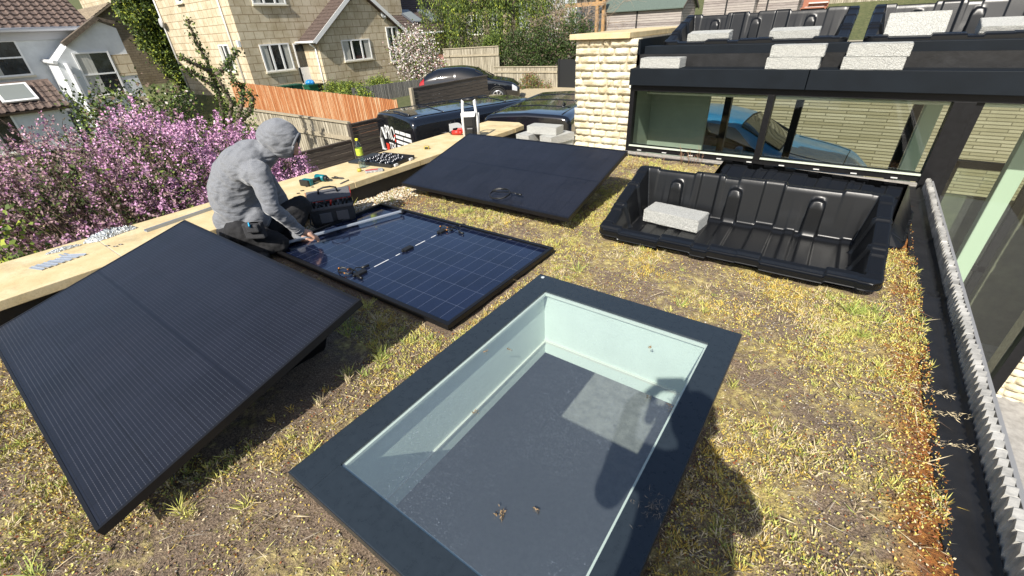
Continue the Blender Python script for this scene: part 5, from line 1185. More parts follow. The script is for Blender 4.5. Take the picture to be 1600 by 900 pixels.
# rooflit annex beyond the wing
AO = (-29.6, 22.4, -1.2); A_ = empty('house', 'annex beyond the gabled wing, brown tiled roof with two rooflights', 'house', AO); b = MB(); b.bb((0, 0, 0), (5.3, 5.5, 2.75)); b.build('wall', M_block, A_)
sv = Vector((-.80, 0, .42)); tileroof(A_, (5.75, -.2, 2.60), (0, 1, 0), sv, 6.2, 6, M_tile2, .30, .22, wave=.015)
nv = Vector((.42, 0, .80)).normalized(); su = sv.normalized()
for y in (.8, 2.6):
    b = MB(); o_ = Vector((5.75, y, 2.60))+su*1.0+nv*.05; b.prism([o_, o_+Vector((0, 1.1, 0)), o_+Vector((0, 1.1, 0))+su*1.7, o_+su*1.7], nv*.08); wn_ = b.build('rooflight', M_lead, A_)
    b = MB(); o_ += su*.1+Vector((0, .1, 0))+nv*.082; b.prism([o_, o_+Vector((0, .9, 0)), o_+Vector((0, .9, 0))+su*1.5, o_+su*1.5], nv*.01); b.build('pane', mat('sky_pane', (.22, .24, .23), .1), wn_)
b = MB(); b.cyl((5.85, -.2, 2.52), (5.85, 6, 2.52), .07); b.build('gutter', M_upvc, A_)
# --- white rendered house at the far left
WO = (-29, 4.0, -4.6); W_ = empty('house', 'white rendered house at the far left with brown pantiles and sash windows', 'house', WO)
ez = PX(60, 41, -29).z-WO[2]; yR = PX(131, 37, -29).y-WO[1]
b = MB(); b.bb((-8, -14, 0), (0, yR, ez)); b.build('wall', M_white_r, W_)
sv = Vector((-.86, 0, .50)); tileroof(W_, (.45, -14, ez-.1), (0, 1, 0), sv, 14+yR+.2, 7, M_tile, .34, .30, wave=.06, th=.05)
b = MB(); b.prism([(.35, yR+.1, ez-.1), (-8, yR+.1, ez-.1), (-6.0, yR-3.6, ez+3.2)], (0, -.1, 0)); b.build('hip_end', M_tile, W_)
b = MB(); b.cyl((.52, -14, ez-.12), (.52, yR+.3, ez-.12), .08); b.bb((.02, -14, ez-.5), (.10, yR+.1, ez-.20)); b.build('gutter', mat('grey_white_gutter', (.5, .5, .52), .5), W_)
c1 = hp(WO, PX(17, 120, -29)); c2 = hp(WO, PX(52, 115, -29)); zt_ = hp(WO, PX(28, 62, -29)).z; window(W_, (.002, c1.y-.9, c1.z), (0, 1, 0), c2.y-c1.y+.9, zt_-c1.z, 1, (1, 0, 0), trans=(.52,))
c1 = hp(WO, PX(20, 268, -29)); window(W_, (.002, c1.y-1.6, c1.z), (0, 1, 0), 1.9, 1.5, 1, (1, 0, 0), trans=(.5,))
# lower pantiled lean-to with rooflight
lt = hp(WO, PX(0, 178, -27.2)); ltop = hp(WO, PX(70, 137, -28.9)); b = MB()
sv = Vector((-1.7, 0, 1.1)); tileroof(W_, (1.95, -10, lt.z), (0, 1, 0), sv, 10+ltop.y+.2, 1.9, M_tile, .34, .28, wave=.06, name='lean_to_roof')
b = MB(); b.bb((.0, -10, 0), (1.7, ltop.y, lt.z-.05)); b.build('lean_to_wall', M_white_r, W_)
b = MB(); su = sv.normalized(); nv = Vector((1.1, 0, 1.7)).normalized(); o_ = Vector((1.95, ltop.y-1.7, lt.z))+su*.45+nv*.10; b.prism([o_, o_+Vector((0, 1.1, 0)), o_+Vector((0, 1.1, 0))+su*1.1, o_+su*1.1], nv*.06); b.build('rooflight', M_upvc, W_); b = MB(); o_ += nv*.062+Vector((0, .1, 0))+su*.1; b.prism([o_, o_+Vector((0, .9, 0)), o_+Vector((0, .9, 0))+su*.9, o_+su*.9], nv*.01); b.build('rooflight_pane', MATS['sky_pane'], W_)
c1 = hp(WO, PX(46, 235, -27.3)); window(W_, (1.702, c1.y-1.1, c1.z), (0, 1, 0), 1.2, 1.5, 1, (1, 0, 0))
# gable wing projecting, sloping parapet
GX = -27.2; g0 = hp(WO, PX(84, 90, GX)); g1 = hp(WO, PX(70, 74, GX)); g2 = hp(WO, PX(152, 32, GX)); g3 = hp(WO, PX(172, 33, GX)); gx_ = GX-WO[0]
zlow = g1.z; b = MB(); b.prism([(gx_, g0.y, 0), (gx_, g3.y+.1, 0), (gx_, g3.y+.1, g2.z-.3), (gx_, g3.y-.5, g2.z), (gx_, g0.y+.7, zlow+.1), (gx_, g0.y, zlow-.55)], (-5, 0, 0)); b.build('wing_wall', M_white_r, W_)
b = MB(); b.bar((gx_+.02, g0.y+.5, zlow+.08), (gx_+.02, g3.y-.45, g2.z+.10), .35, .16); b.bar((gx_+.02, g3.y-.5, g2.z+.08), (gx_+.02, g3.y+.1, g2.z-.10), .3, .12); b.build('parapet_coping', mat('brown_stone_cap', (.12, .095, .07), .9, var=.4, vscale=10), W_)
for k in range(3):
    z = g2.z-1.3-k*1.75; b = MB(); b.bb((gx_-.5, g3.y-.55, z-.85), (gx_+.03, g3.y+.13, z)); b.build('quoin', M_block, W_)
c1 = hp(WO, PX(138, 140, GX)); c2 = hp(WO, PX(168, 138, GX)); zt_ = hp(WO, PX(119, 82, GX)).z; cc = hp(WO, PX(120, 100, GX)); window(W_, (gx_+.002, cc.y, c1.z-.3), (0, 1, 0), 1.25, zt_-c1.z+.3, 1, (1, 0, 0), trans=(.5,))
b = MB(); b.cyl((gx_+.1, g0.y+.25, 0), (gx_+.1, g0.y+.25, zlow-.6), .07); b.build('downpipe', M_upvc, W_); b = MB(); b.cyl((gx_-.9, g0.y-.1, 0), (gx_-.9, g0.y-.1, zlow-1.6), .09); b.build('downpipe', M_upvc, W_)
b = MB(); b.cyl((gx_-1.8, g0.y-.05, zlow-.5), (gx_+.1, g0.y-.05, zlow-.55), .08); b.build('gutter', M_upvc, W_)
# --- houses further up behind
def simple_house(label, o_, dx, dy, h, rise, wallm, roofm, ridge='x', wins=(), rz=0):
    t = empty('house', label, 'house', o_, (0, 0, rz)); b = MB(); b.bb((0, 0, -1.5), (dx, dy, h)); 
    if ridge == 'x': b.prism([(0, 0, h), (0, dy, h), (0, dy/2, h+rise)], (dx, 0, 0))
    else: b.prism([(0, 0, h), (dx, 0, h), (dx/2, 0, h+rise)], (0, dy, 0))
    b.build('wall', wallm, t)
    if ridge == 'x':
        for s in (0, 1):
            e0 = (-.3, -.4 if s == 0 else dy+.4, h-.4*rise/(dy/2)+.05); sv = Vector((0, dy/2 if s == 0 else -dy/2, rise)); tileroof(t, e0, (1, 0, 0), sv, dx+.6, sv.length+.45, roofm, .34, .30, wave=.03)
    else:
        for s in (0, 1):
            e0 = (-.4 if s == 0 else dx+.4, -.3, h-.4*rise/(dx/2)+.05); sv = Vector((dx/2 if s == 0 else -dx/2, 0, rise)); tileroof(t, e0, (0, 1, 0), sv, dy+.6, sv.length+.45, roofm, .34, .30, wave=.03)
    for (f, x, z, ww, hh, n) in wins:
        if f == 's': window(t, (x, -.002, z), (1, 0, 0), ww, hh, n, (0, -1, 0))
        else: window(t, (dx+.002, x, z), (0, 1, 0), ww, hh, n, (1, 0, 0))
    return t
M_bst = blockmat('brown_rubble_stone', (.30, .24, .16), (.24, .19, .13), (.14, .11, .08), .4, .16)
tl = lambda x, y: float(terrain_z(x, y))
simple_house('brown stone house with a hipped brown roof behind the white wing', (-54, 9.5, -2.2), 9, 7.5, 4.2, 2.2, M_bst, mat('brown_stone_tile', (.24, .19, .13), .9, var=.3, vscale=5), 'x', (('e', 2, 1, 1.2, 1.4, 2),))
simple_house('far brown-roofed house over the ridge of the white house', (-70, 2, 1), 10, 8, 4.5, 2.8, M_bst, M_tile2, 'x', (('e', 3, 1, 1.2, 1.4, 2),))
simple_house('far pale house with a brown roof behind the yellow-green conifer', (-66, 17, 1), 9, 8, 5.5, 2.8, M_block, M_tile, 'y', (('e', 3, 1, 1.2, 1.4, 2),))
simple_house('house with a long brown roof partly hidden by hanging willow branches', (-31, 29.5, .2), 9.5, 6.5, 2.9, 2.2, M_block, M_tile2, 'x', (('s', 5.5, .8, 1.6, 1.3, 3), ('s', 8.0, .8, .9, 1.3, 2)))
simple_house('white house with grey windows seen through the willow branches', (-20.8, 29.8, .3), 4.6, 6, 2.8, 2.0, mat('grey_white_render', (.45, .48, .50), .9), M_tile, 'y', (('s', .8, .8, 1.2, 1.2, 2), ('s', 2.7, .8, 1.2, 1.2, 2)))
simple_house('small stone house high up the slope behind the pergola', (-21, 44, tl(-18, 44)-.6), 7, 7, 4.6, 2.5, M_block, M_tile2, 'x', (('s', 1, 1.2, 1.2, 1.2, 2), ('s', 4, 1.2, 1.2, 1.2, 2)))
# sheds
M_shed = boardmat('grey_shiplap', (.16, .13, .12), (.32, .28, .26), (.42, .38, .34), .13, 'z')
M_felt = mat('green_roof_felt', (.10, .13, .11), .95, var=.2, vscale=20)
def shed(label, o_, dx, dy, h, rise, roofm=M_felt, door=False, ridge='x'):
    t = empty('garden_shed', label, 'shed', o_, group='weathered sheds up the slope'); b = MB(); b.bb((0, 0, -.6), (dx, dy, h)); b.prism([(0, 0, h), (0, dy, h), (0, dy/2, h+rise)], (dx, 0, 0)); b.build('wall', M_shed, t)
    b = MB(); b.prism([(-.15, -.2, h-.12), (-.15, dy/2, h+rise+.03), (-.15, dy/2, h+rise+.07), (-.15, -.2, h-.07)], (dx+.3, 0, 0)); b.prism([(-.15, dy+.2, h-.12), (-.15, dy/2, h+rise+.03), (-.15, dy/2, h+rise+.07), (-.15, dy+.2, h-.07)], (dx+.3, 0, 0)); b.build('roof', roofm, t)
    b = MB(); b.bb((dx*.45, -.03, 0), (dx*.45+.09, -.005, h-.05)); b.build('cover_strip', M_dk, t)
    b = MB(); b.bar((dx+.16, -.22, h-.12), (dx+.16, dy/2, h+rise+.02), .03, .14); b.bar((dx+.16, dy+.22, h-.12), (dx+.16, dy/2, h+rise+.02), .03, .14); b.build('barge_board', M_bl, t)
    return t
s0 = PY(941, 47, 30); s1 = PY(1062, 42, 30); shed('grey timber shed with a green felt roof just above the stone wall coping', (s0.x, 30, s0.z-.4), s1.x-s0.x, 2.6, 1.45, .75)
s0 = PY(1096, 30, 33); shed('second grey timber shed right of the green felt one', (s0.x, 33, s0.z-.8), 2.9, 2.4, 2.2, .6)
s0 = PY(1200, 30, 34); shed('third timber shed behind the left upper tub', (s0.x-1.6, 34, s0.z-.9), 3.0, 2.4, 2.3, .6)
# pergola
pg = empty('pergola', 'orange timber pergola posts and beam left of the sheds', 'pergola'); q = PY(932, 42, 29.2)
for px in (932, 942): q = PY(px, 44, 29.2 if px < 940 else 29.5); b = MB(); b.bb((q.x-.09, q.y-.09, q.z-1.0), (q.x+.09, q.y+.09, q.z+2.2)); b.build('post', mat('orange_pine', (.42, .25, .11), .7, var=.2, vscale=8), pg)
q = PY(932, 6, 29.2); b = MB(); b.bb((q.x-2.2, q.y-.06, q.z-.1), (q.x+.5, q.y+.06, q.z+.12)); b.build('beam', MATS['orange_pine'], pg)
# white deck steps, red chairs
q = PY(1228, 18, 36); b = MB()
for k in range(8): b.bb((q.x+k*.16, 36, q.z-1.2+k*.22), (q.x+k*.16+1.0, 36.4, q.z-1.14+k*.22))
tag(b.build('garden_steps', mat('white_slats', (.6, .6, .58), .7)), 'white slatted steps far up behind the left upper tub', 'steps')
q = PY(1262, 24, 36); t = empty('garden_chair', 'reddish brown wooden garden chair far up behind the left upper tub', 'chair', tuple(q)); M_ch = mat('red_brown_wood', (.32, .13, .08), .7)
b = MB(); b.bb((-.5, -.4, .35), (.9, .4, .42)); b.build('seat', M_ch, t); b = MB(); b.bb((-.5, .35, .42), (.9, .42, 1.0)); b.build('backrest', M_ch, t)
for x in (-.45, .85):
    for y in (-.35, .35): b = MB(); b.bb((x-.04, y-.04, -.6), (x+.04, y+.04, .35)); b.build('leg', M_ch, t)
fence('garden_fence', 'pale lattice fence high up the slope above the sheds', (-7.6, 37.5), (2.0, 37.5), 1.2, 1.2, 3.2, 3.0, M_gr, 6, True)
# wheelie/recycling boxes by the house door
for k, (px, py, lab, mcol, w_, h_) in enumerate(((445, 139, 'dark green recycling box leftmost by the house door', (.01, .08, .05), .65, .42), (462, 138, 'dark green recycling box in the middle by the house door', (.012, .09, .06), .6, .46), (487, 139, 'green recycling box with a blue bag on top by the house door', (.01, .10, .05), .6, .5), (497, 138, 'black box at the right end of the row by the house door', (.012, .012, .013), .5, .5))):
    q = PX(px, py, -25.7+.9); t = empty('recycling_box', lab, 'recycling box', (q.x, q.y, q.z-.3), group='recycling boxes by the house door'); mm = mat('box_plastic_%d' % k, mcol, .5); b = MB(); b.prism([(-w_*.4, -w_*.42, 0), (w_*.4, -w_*.42, 0), (w_*.5, -w_*.5, h_), (-w_*.5, -w_*.5, h_)], (0, w_*.9, 0)); b.build('tub', mm, t); b = MB(); b.bb((-w_*.53, -w_*.55, h_), (w_*.53, w_*.45, h_+.05)); b.build('rim', mm, t)
q = PX(485, 131, -24.8); b = MB(); b.sph(q+Vector((0, 0, .05)), .26, (1.1, 1, .6), n=14); tag(remesh(b.build('blue_bag', mat('blue_bag_plastic', (.02, .22, .55), .4), fix=False), .03, 0, .12, .15), 'bright blue plastic bag on the green recycling box', 'bag')

# ============================================================ VEGETATION
L_dark = mat('leaf_dark_green', (.035, .06, .015), .6); L_mid = mat('leaf_mid_green', (.08, .12, .03), .6); L_lt = mat('leaf_light_green', (.17, .23, .04), .6); L_yel = mat('leaf_yellow_green', (.30, .34, .04), .6)
L_pk = mat('lilac_pink', (.62, .36, .53), .7); L_pk2 = mat('lilac_mauve', (.46, .23, .39), .7); L_dust = mat('lilac_bud_dusty', (.33, .22, .23), .8); L_brown = mat('twig_brown', (.16, .11, .08), .85); L_wh = mat('blossom_white', (.66, .60, .56), .7); L_pp = mat('blossom_pink', (.60, .40, .38), .7)
for m_ in (L_dark, L_mid, L_lt, L_yel, L_pk, L_pk2, L_wh, L_dust):
    bs = m_.node_tree.nodes['Principled BSDF']; bs.inputs['Specular IOR Level'].default_value = .3
M_bark = mat('grey_brown_bark', (.17, .13, .10), .95, var=.3, vscale=20, bump=.8, bscale=30)
def crown_pts(ells, clumps, per, spread, shell=.55):
    out = []; cs = []
    vol = [e[3]*e[4]*e[5] for e in ells]; tot = sum(vol)
    for e, v_ in zip(ells, vol):
        for _ in range(int(clumps*v_/tot)+1):
            d = rng.normal(size=3); d /= np.linalg.norm(d); r = rng.uniform(shell, 1.0); c = np.array(e[:3])+d*r*np.array(e[3:6]); cs.append(c)
            out.append(c+rng.normal(size=(per, 3))*spread*rng.uniform(.6, 1.3))
    return np.concatenate(out), np.array(cs)
def plant(name, label, cat, base, ells, clumps, per, spread, L, W, mats, probs, trunk_r=.06, nbr=10, group=None, up=.3, extra=None, shell=.5, bark=None):
    t = empty(name, label, cat, base, group=group); B = Vector(base); pts, cs = crown_pts(ells, clumps, per, spread, shell); fo = leaves('foliage', pts-np.array(base), L, W, mats, probs, t, up)
    b = MB(); cen = np.mean([e[:3] for e in ells], 0); top = Vector(cen)-B
    b.tube([(0, 0, -.2), tuple(top*.35+Vector((rnd.uniform(-.05, .05), .02, 0))), tuple(top*.8)], [trunk_r, trunk_r*.75, trunk_r*.45], 8)
    for k in range(nbr):
        c = Vector(cs[rng.integers(len(cs))])-B; s = top*rnd.uniform(.15, .7); md = s.lerp(c, .5)+Vector((0, 0, -.06*c.length*rnd.random())); b.tube([s, md, c], [trunk_r*.42, trunk_r*.26, trunk_r*.08], 6)
    b.build('trunk', bark or M_bark, t); return t
# lilac with flower panicles
LB = (-6.8, 1.9, -2.2); ells = [(-7.3, .95, -.75, .75, .75, 1.30), (-7.0, 1.8, -.75, .8, .85, 1.42), (-6.9, 2.6, -.9, .75, .65, 1.32), (-6.2, 1.9, -1.3, .7, 1.2, .9), (-6.7, 3.2, -1.0, .55, .45, 1.05), (-7.6, .35, -.85, .8, .6, 1.25), (-8.4, 1.0, -.75, .9, .8, 1.35), (-8.6, 2.2, -.8, .9, .8, 1.3), (-8.6, 0, -.9, .9, .7, 1.2), (-6.4, .75, -1.2, .6, .6, .85)]
lil = plant('lilac_bush', 'large lilac bush covered in pink and mauve flowers behind the coping', 'bush', LB, ells, 1500, 26, .075, .050, .030, [L_dark, L_mid, L_lt, L_brown, L_dust], (.25, .28, .10, .22, .15), .06, 46)
N = 2900; C = []; MI = []; D = []; 
for _ in range(N):
    e = ells[rng.integers(len(ells))]; d = rng.normal(size=3); d[2] = abs(d[2])*.9-.15; d /= np.linalg.norm(d); c = np.array(e[:3])+d*np.array(e[3:6])*rng.uniform(.86, 1.10)
    # full bloom on the right-hand side, dusty buds on the left
    bloom = (c[1]-1.7)/.6+rng.normal()*.5; full = bloom > 0; ax = d*.4+np.array([0, 0, 1.0]); ax /= np.linalg.norm(ax); n = 34 if full else 18; ln = .16 if full else .12; wd = .036 if full else .018
    s = rng.random(n); C.append(c+ax*(s*ln)[:, None]+rng.normal(size=(n, 3))*(wd*(1-s*.7))[:, None]); MI.append(rng.choice([0, 1, 2], n, p=(.62, .36, .02) if full else (.06, .26, .68)))
tw = MB()
for _ in range(1600):   # bare twigs, mostly on the dusty left side
    e = ells[rng.integers(len(ells))]; d = rng.normal(size=3); d[2] = abs(d[2])*.7; d /= np.linalg.norm(d); c = np.array(e[:3])+d*np.array(e[3:6])*rng.uniform(.55, .98)-np.array(LB); dr = d*.5+np.array([-.1, -.25, .8])+rng.normal(size=3)*.25; dr /= np.linalg.norm(dr); l = rng.uniform(.25, .5)
    tw.tube([c, c+dr*l*.5+rng.normal(size=3)*.02, c+dr*l], [.006, .004, .002], 3)
tw.build('twigs', L_brown, lil, fix=False)
C = np.concatenate(C)-np.array(LB); MI = np.concatenate(MI); leaves('blossom', C, .030, .027, [L_pk, L_pk2, L_dust], None, lil, 0, mi=MI)
plant('leafy_shrub', 'bright green leafy shrub at the bottom left edge, in front of the lilac', 'shrub', (-5.9, .2, -2.2), [(-6.0, .10, -.35, .32, .30, .75), (-5.9, .45, -.75, .35, .4, .5), (-5.7, .9, -.95, .4, .5, .35)], 150, 12, .075, .055, .045, [L_mid, L_lt, L_yel], (.3, .45, .25), .025, 40)
plant('garden_shrub', 'white-flecked green shrub behind the lilac, below the white house window', 'shrub', (-13.8, 4.0, -2.3), [(-14, 3.2, -.3, .9, .8, 1.1), (-14, 4.3, -.3, .9, .9, 1.15), (-13.2, 5.2, -.9, .9, .8, .9)], 300, 26, .13, .085, .055, [L_dark, L_mid, L_lt, L_wh, L_brown], (.28, .34, .22, .04, .12), .05, 30)
plant('garden_shrub', 'green shrub with dusty flowers at the foot of the ivy-clad poles', 'shrub', (-11.2, 4.6, -2.3), [(-11.2, 4.4, -1.3, .8, .7, .9), (-11, 5.0, -1.2, .6, .5, .7)], 220, 26, .12, .08, .05, [L_dark, L_mid, L_lt, L_dust], (.3, .35, .2, .15), .05, 20)
# ivy-clad sapling
iv = empty('ivy_clad_sapling', 'bare sapling with upright arms wrapped in green leaves in front of the stone-block house', 'tree', (-11, 4.9, -2.2)); arms = [[(350, 215), (345, 160), (330, 110), (312, 75), (300, 50), (292, 30)], [(335, 115), (305, 100), (278, 88)], [(338, 118), (355, 100), (372, 78)], [(350, 180), (340, 140), (300, 112), (282, 108)], [(355, 215), (362, 160), (345, 100+30), (338, 95+25)], [(365, 220), (378, 160), (380, 135), (364, 130), (358, 95)], [(365, 200), (390, 175), (395, 150), (385, 140)]]
b = MB(); C = []
for k, arm in enumerate(arms):
    pts = [PX(x, y, -11+.15*k) for x, y in arm]; b.tube([p-Vector((-11, 4.9, -2.2)) for p in pts], [max(.012, .05*(1-i/len(pts))) for i in range(len(pts))], 6)
    for p, q in zip(pts[:-1], pts[1:]):
        n = int(330*(q-p).length); s = rng.random((n, 1)); C.append(np.array(p)*(1-s)+np.array(q)*s+rng.normal(size=(n, 3))*.038)
b.tube([(0, 0, 0), tuple(PX(352, 215, -11)-Vector((-11, 4.9, -2.2)))], [.08, .05]); b.build('trunk', M_bark, iv); leaves('foliage', np.concatenate(C)-np.array((-11, 4.9, -2.2)), .055, .045, [L_dark, L_mid, L_lt], (.35, .4, .25), iv)
plant('conifer', 'tall yellow-green evergreen between the two left houses', 'tree', (-37, 12.6, -2.2), [(-37, 12.4, 3.6, 1.5, 1.3, 2.6), (-37, 13.0, 1.6, 1.5, 1.4, 2.0), (-37, 13.6, -.2, 1.3, 1.2, 1.6), (-37, 12.2, 6, 1.0, 1.0, 2.4)], 620, 46, .20, .19, .09, [L_dark, L_mid, L_lt, L_yel], (.34, .28, .2, .18), .16, 16)
plant('blossom_tree', 'small tree full of pale blossom in front of the gabled wing', 'tree', (-18.5, 17.3, -1.4), [(-18.6, 17.2, .45, 1.35, 1.2, 1.15), (-18.2, 17.4, -.3, 1.3, 1.2, .8)], 420, 20, .15, .085, .07, [L_wh, L_pp, L_lt, L_mid, L_brown], (.42, .12, .16, .12, .18), .09, 60)
# willow: hanging strands
wo = empty('willow_tree', 'willow with long hanging green strands above the garden fences', 'tree', (-19.2, 24, -.9)); b = MB(); b.tube([(0, 0, 0), (.2, 0, 2), (-.2, .2, 4.2)], [.28, .2, .12], 10)
C = []; D = []
for k in range(300):
    x = rng.uniform(-4.2, 5.0); y = rng.uniform(-2.0, 2.6); zt = 4.6+rng.uniform(-.6, 1.2)-.04*x*x; ln = rng.uniform(1.4, 4.1)*(1.0 if abs(x+.3) < 3.2 else .8)
    n = int(ln*44); s = rng.random(n); C.append(np.stack([x+.12*np.sin(s*3)+rng.normal(size=n)*.09, y+rng.normal(size=n)*.09, zt-s*ln], 1)); D.append(np.tile([0, 0, -1.0], (n, 1))+rng.normal(size=(n, 3))*.45)
    if k % 6 == 0: b.tube([(0, .1, 3.2+.5*rnd.random()), (x*.5, y*.5, zt+.2), (x, y, zt)], [.07, .04, .015], 5)
b.build('trunk', M_bark, wo); leaves('foliage', np.concatenate(C), .15, .045, [L_dark, L_mid, L_lt, L_yel], (.26, .36, .28, .10), wo, D=np.concatenate(D))
plant('hedge_bush', 'dark evergreen hedge below the willow, right of the panel fence', 'bush', (-14.6, 21.6, -1.4), [(-15.3, 21.6, .05, .9, .7, 1.3), (-13.8, 21.9, .1, 1.1, .8, 1.5), (-12.2, 22.4, .3, 1.0, .8, 1.5)], 520, 34, .16, .10, .06, [L_dark, L_mid, L_brown], (.66, .24, .10), .06, 14)
plant('garden_shrub', 'round bright green shrub on top of the panel fence line', 'shrub', (-17.6, 22.6, -1.0), [(-17.6, 22.6, .55, .75, .6, .65)], 120, 30, .11, .09, .06, [L_mid, L_lt], (.6, .4), .05, 8)
# bare tangled tree
bt_ = empty('bare_tree', 'tangled bare branched tree right of the willow', 'tree', (-13.2, 24.5, -1.0)); b = MB(); r3 = random.Random(21)
def grow(p, d, l, r, dep):
    pts = [p]; q = p
    for k in range(4): d = (d+Vector((r3.uniform(-1, 1), r3.uniform(-1, 1), r3.uniform(-.8, .7)))*.28).normalized(); q = q+d*l/4; pts.append(q)
    b.tube(pts, [r*(1-.12*i) for i in range(5)], 5)
    if dep:
        for k in range(3 if dep > 1 else 4): grow(pts[r3.randint(2, 4)], (d+Vector((r3.uniform(-1, 1), r3.uniform(-1, 1), r3.uniform(-1, .8)))*.9).normalized(), l*.72, r*.55, dep-1)
for k in range(9): grow(Vector((r3.uniform(-.6, .6), r3.uniform(-.4, .4), .2)), Vector((r3.uniform(-1, 1), r3.uniform(-.5, .5), 1.3)).normalized(), 1.9, .055, 4)
b.build('trunk', mat('pale_bare_twig', (.34, .26, .19), .9), bt_)
plant('garden_shrub', 'reddish shrub against the low fence by the hatchback', 'shrub', (-12.9, 19.3, -1.4), [(-12.95, 19.35, -1.0, .55, .35, .5), (-12.2, 19.5, -1.2, .4, .3, .25)], 120, 22, .09, .06, .04, [L_mid, L_lt, mat('rust_leaf', (.28, .10, .04), .7), L_brown], (.25, .25, .25, .25), .02, 16)
for k, (x, y, z, r, lab) in enumerate(((-23.4, 15.5, -1.2, .6, 'low green weeds at the foot of the house wing by the downpipe'), (-20.5, 14.6, -1.1, .7, 'low green plants behind the grey fence'), (-22.3, 17.6, -1.2, .6, 'green clump under the gable window'), (-16.6, 12.2, -1.3, .42, 'ivy clump climbing the middle of the grey fence'))):
    plant('garden_shrub', lab, 'shrub', (x, y, -1.3), [(x, y, z+.15, r*1.4, r, .38 if k < 3 else .75)], 110, 22, .10, .08, .05, [L_mid, L_lt, L_yel], (.4, .4, .2), .02, 6)
plant('conifer', 'dark trees on the skyline behind the white house roof', 'tree', (-58, 22, 1), [(-58, 22, 4, 3, 3, 4), (-56, 26, 4, 3, 3, 4), (-60, 31, 5, 4, 4, 5)], 500, 40, .5, .35, .22, [L_dark, L_mid], (.6, .4), .3, 10)
plant('hillside_tree', 'leafy tree high behind the left upper tub, near the gap between the tubs', 'tree', (-1.5, 40, 2), [(-1.2, 40, 3.3, 3.4, 1.5, 1.6), (3.5, 41, 3.6, 3.4, 1.5, 1.8)], 420, 40, .35, .22, .13, [L_dark, L_mid, L_lt, mat('orange_leaf', (.30, .16, .03), .7)], (.3, .4, .2, .1), .2, 10)
plant('hillside_tree', 'dark tree far up the slope behind the bare tree', 'tree', (-26, 46, 4), [(-26, 46, 6, 5, 3, 3), (-36, 44, 6, 5, 3, 3.5)], 420, 40, .5, .3, .18, [L_dark, L_mid, L_lt], (.4, .4, .2), .3, 10)
plant('hillside_tree', 'broad tree on the slope behind the annex roof', 'tree', (-42, 38, 3), [(-42, 38, 6, 5, 3, 4), (-50, 33, 5, 5, 3, 4)], 420, 40, .5, .3, .18, [L_dark, L_mid, L_lt], (.4, .4, .2), .3, 10)
# lawn at lower left
N = 26000; X = rng.uniform(-16, -5, N); Y = rng.uniform(-2.5, 3.0, N); C = np.stack([X, Y, terrain_z(X, Y)], 1); g_ = leaves('lawn_grass', C, .10, .02, [L_mid, L_lt, L_dark, mat('dandelion', (.7, .5, .02), .6)], (.45, .33, .2, .02), up=2.5); tag(g_, 'grass with a few yellow flowers below the coping at lower left', 'grass', kind='stuff')
b = MB(); b.bb((-13.5, -6, -2.3), (-13.1, 2.5, -1.75)); tag(b.build('garden_wall', M_coping), 'low pale garden wall beyond the leafy shrub at the left edge', 'wall')

# ============================================================ GREEN-ROOF PLANTING
def inside(x, y, r): return (x > r[0]) & (x < r[1]) & (y > r[2]) & (y < r[3])
EXC = [(SKX0-.01, SKX1+.01, SKY0-.01, SKY1+.01), (-3.42, -1.44, 1.29, 2.47), (-1.28, .44, 2.84, 3.76), (-3.3, -1.70, .15, .97), (-3.3, -1.7, 2.95, 3.8), (-.95, .62, 3.76, 4.42)]
def scatter(n, dens=None, m=.0):
    x = rng.uniform(X0+.02, .63, n); y = rng.uniform(-.9, Y1-.02, n); k = np.ones(n, bool)
    for r in EXC: k &= ~inside(x, y, (r[0]-m, r[1]+m, r[2]-m, r[3]+m))
    # thin out far away, fill close by
    dist = np.hypot(x, y); k &= rng.random(n) < np.clip(2.6/np.maximum(dist, .8), .45, 1)
    if dens is not None: k &= rng.random(n) < dens(x, y)
    return x[k], y[k]
cl1 = lambda x, y: vnoise(x, y, 1.6, 21)*.5+vnoise(x, y, 4.7, 22)*.5
G_y = mat('grass_yellow_green', (.54, .52, .14), .7); G_g = mat('grass_fresh_green', (.33, .40, .09), .7); G_s = mat('straw', (.58, .48, .30), .8); G_o = mat('sedum_orange', (.42, .17, .03), .7); G_r = mat('sedum_rust', (.26, .075, .02), .7); G_m = mat('moss_olive', (.38, .31, .10), .9); G_ob = mat('sedum_gold', (.58, .42, .09), .7)
def tufts(n, per, h, w_, mats, probs, dens, spread=.03, flat=.0, name='grass', m=.01):
    x, y = scatter(n, dens, m); N = len(x); sel = (vnoise(x, y, 1.9, 61)*.6+vnoise(x, y, 6, 62)*.4+rng.normal(size=N)*.07); order = np.argsort(np.argsort(sel))/N; cum = np.cumsum(probs); zone = np.searchsorted(cum, order*.999); X = np.repeat(x, per)+rng.normal(size=N*per)*.008; Y = np.repeat(y, per)+rng.normal(size=N*per)*.008; ms = np.minimum(zone, len(mats)-1); MI = np.repeat(ms, per); sw = rng.random(N*per) < .25; MI[sw] = rng.choice(len(mats), sw.sum(), p=probs)
    hh = np.repeat(h*rng.uniform(.5, 1.4, N), per); D = rng.normal(size=(N*per, 3)); D[:, 2] = np.abs(D[:, 2])*(1-flat)+(1.0-flat)*.9; 
    Z = roof_z(X, Y)
    return leaves(name, np.stack([X, Y, Z], 1), hh, w_, mats, None, None, D=D, mi=MI, curl=.08)
o1 = tufts(22000, 13, .030, .0034, [G_y, G_g, G_s, G_ob], (.36, .10, .36, .18), lambda x, y: np.clip((cl1(x, y)-.42)*5, .05, 1)); tag(o1, 'short yellow-green grass tufts over the planted roof', 'grass', kind='stuff')
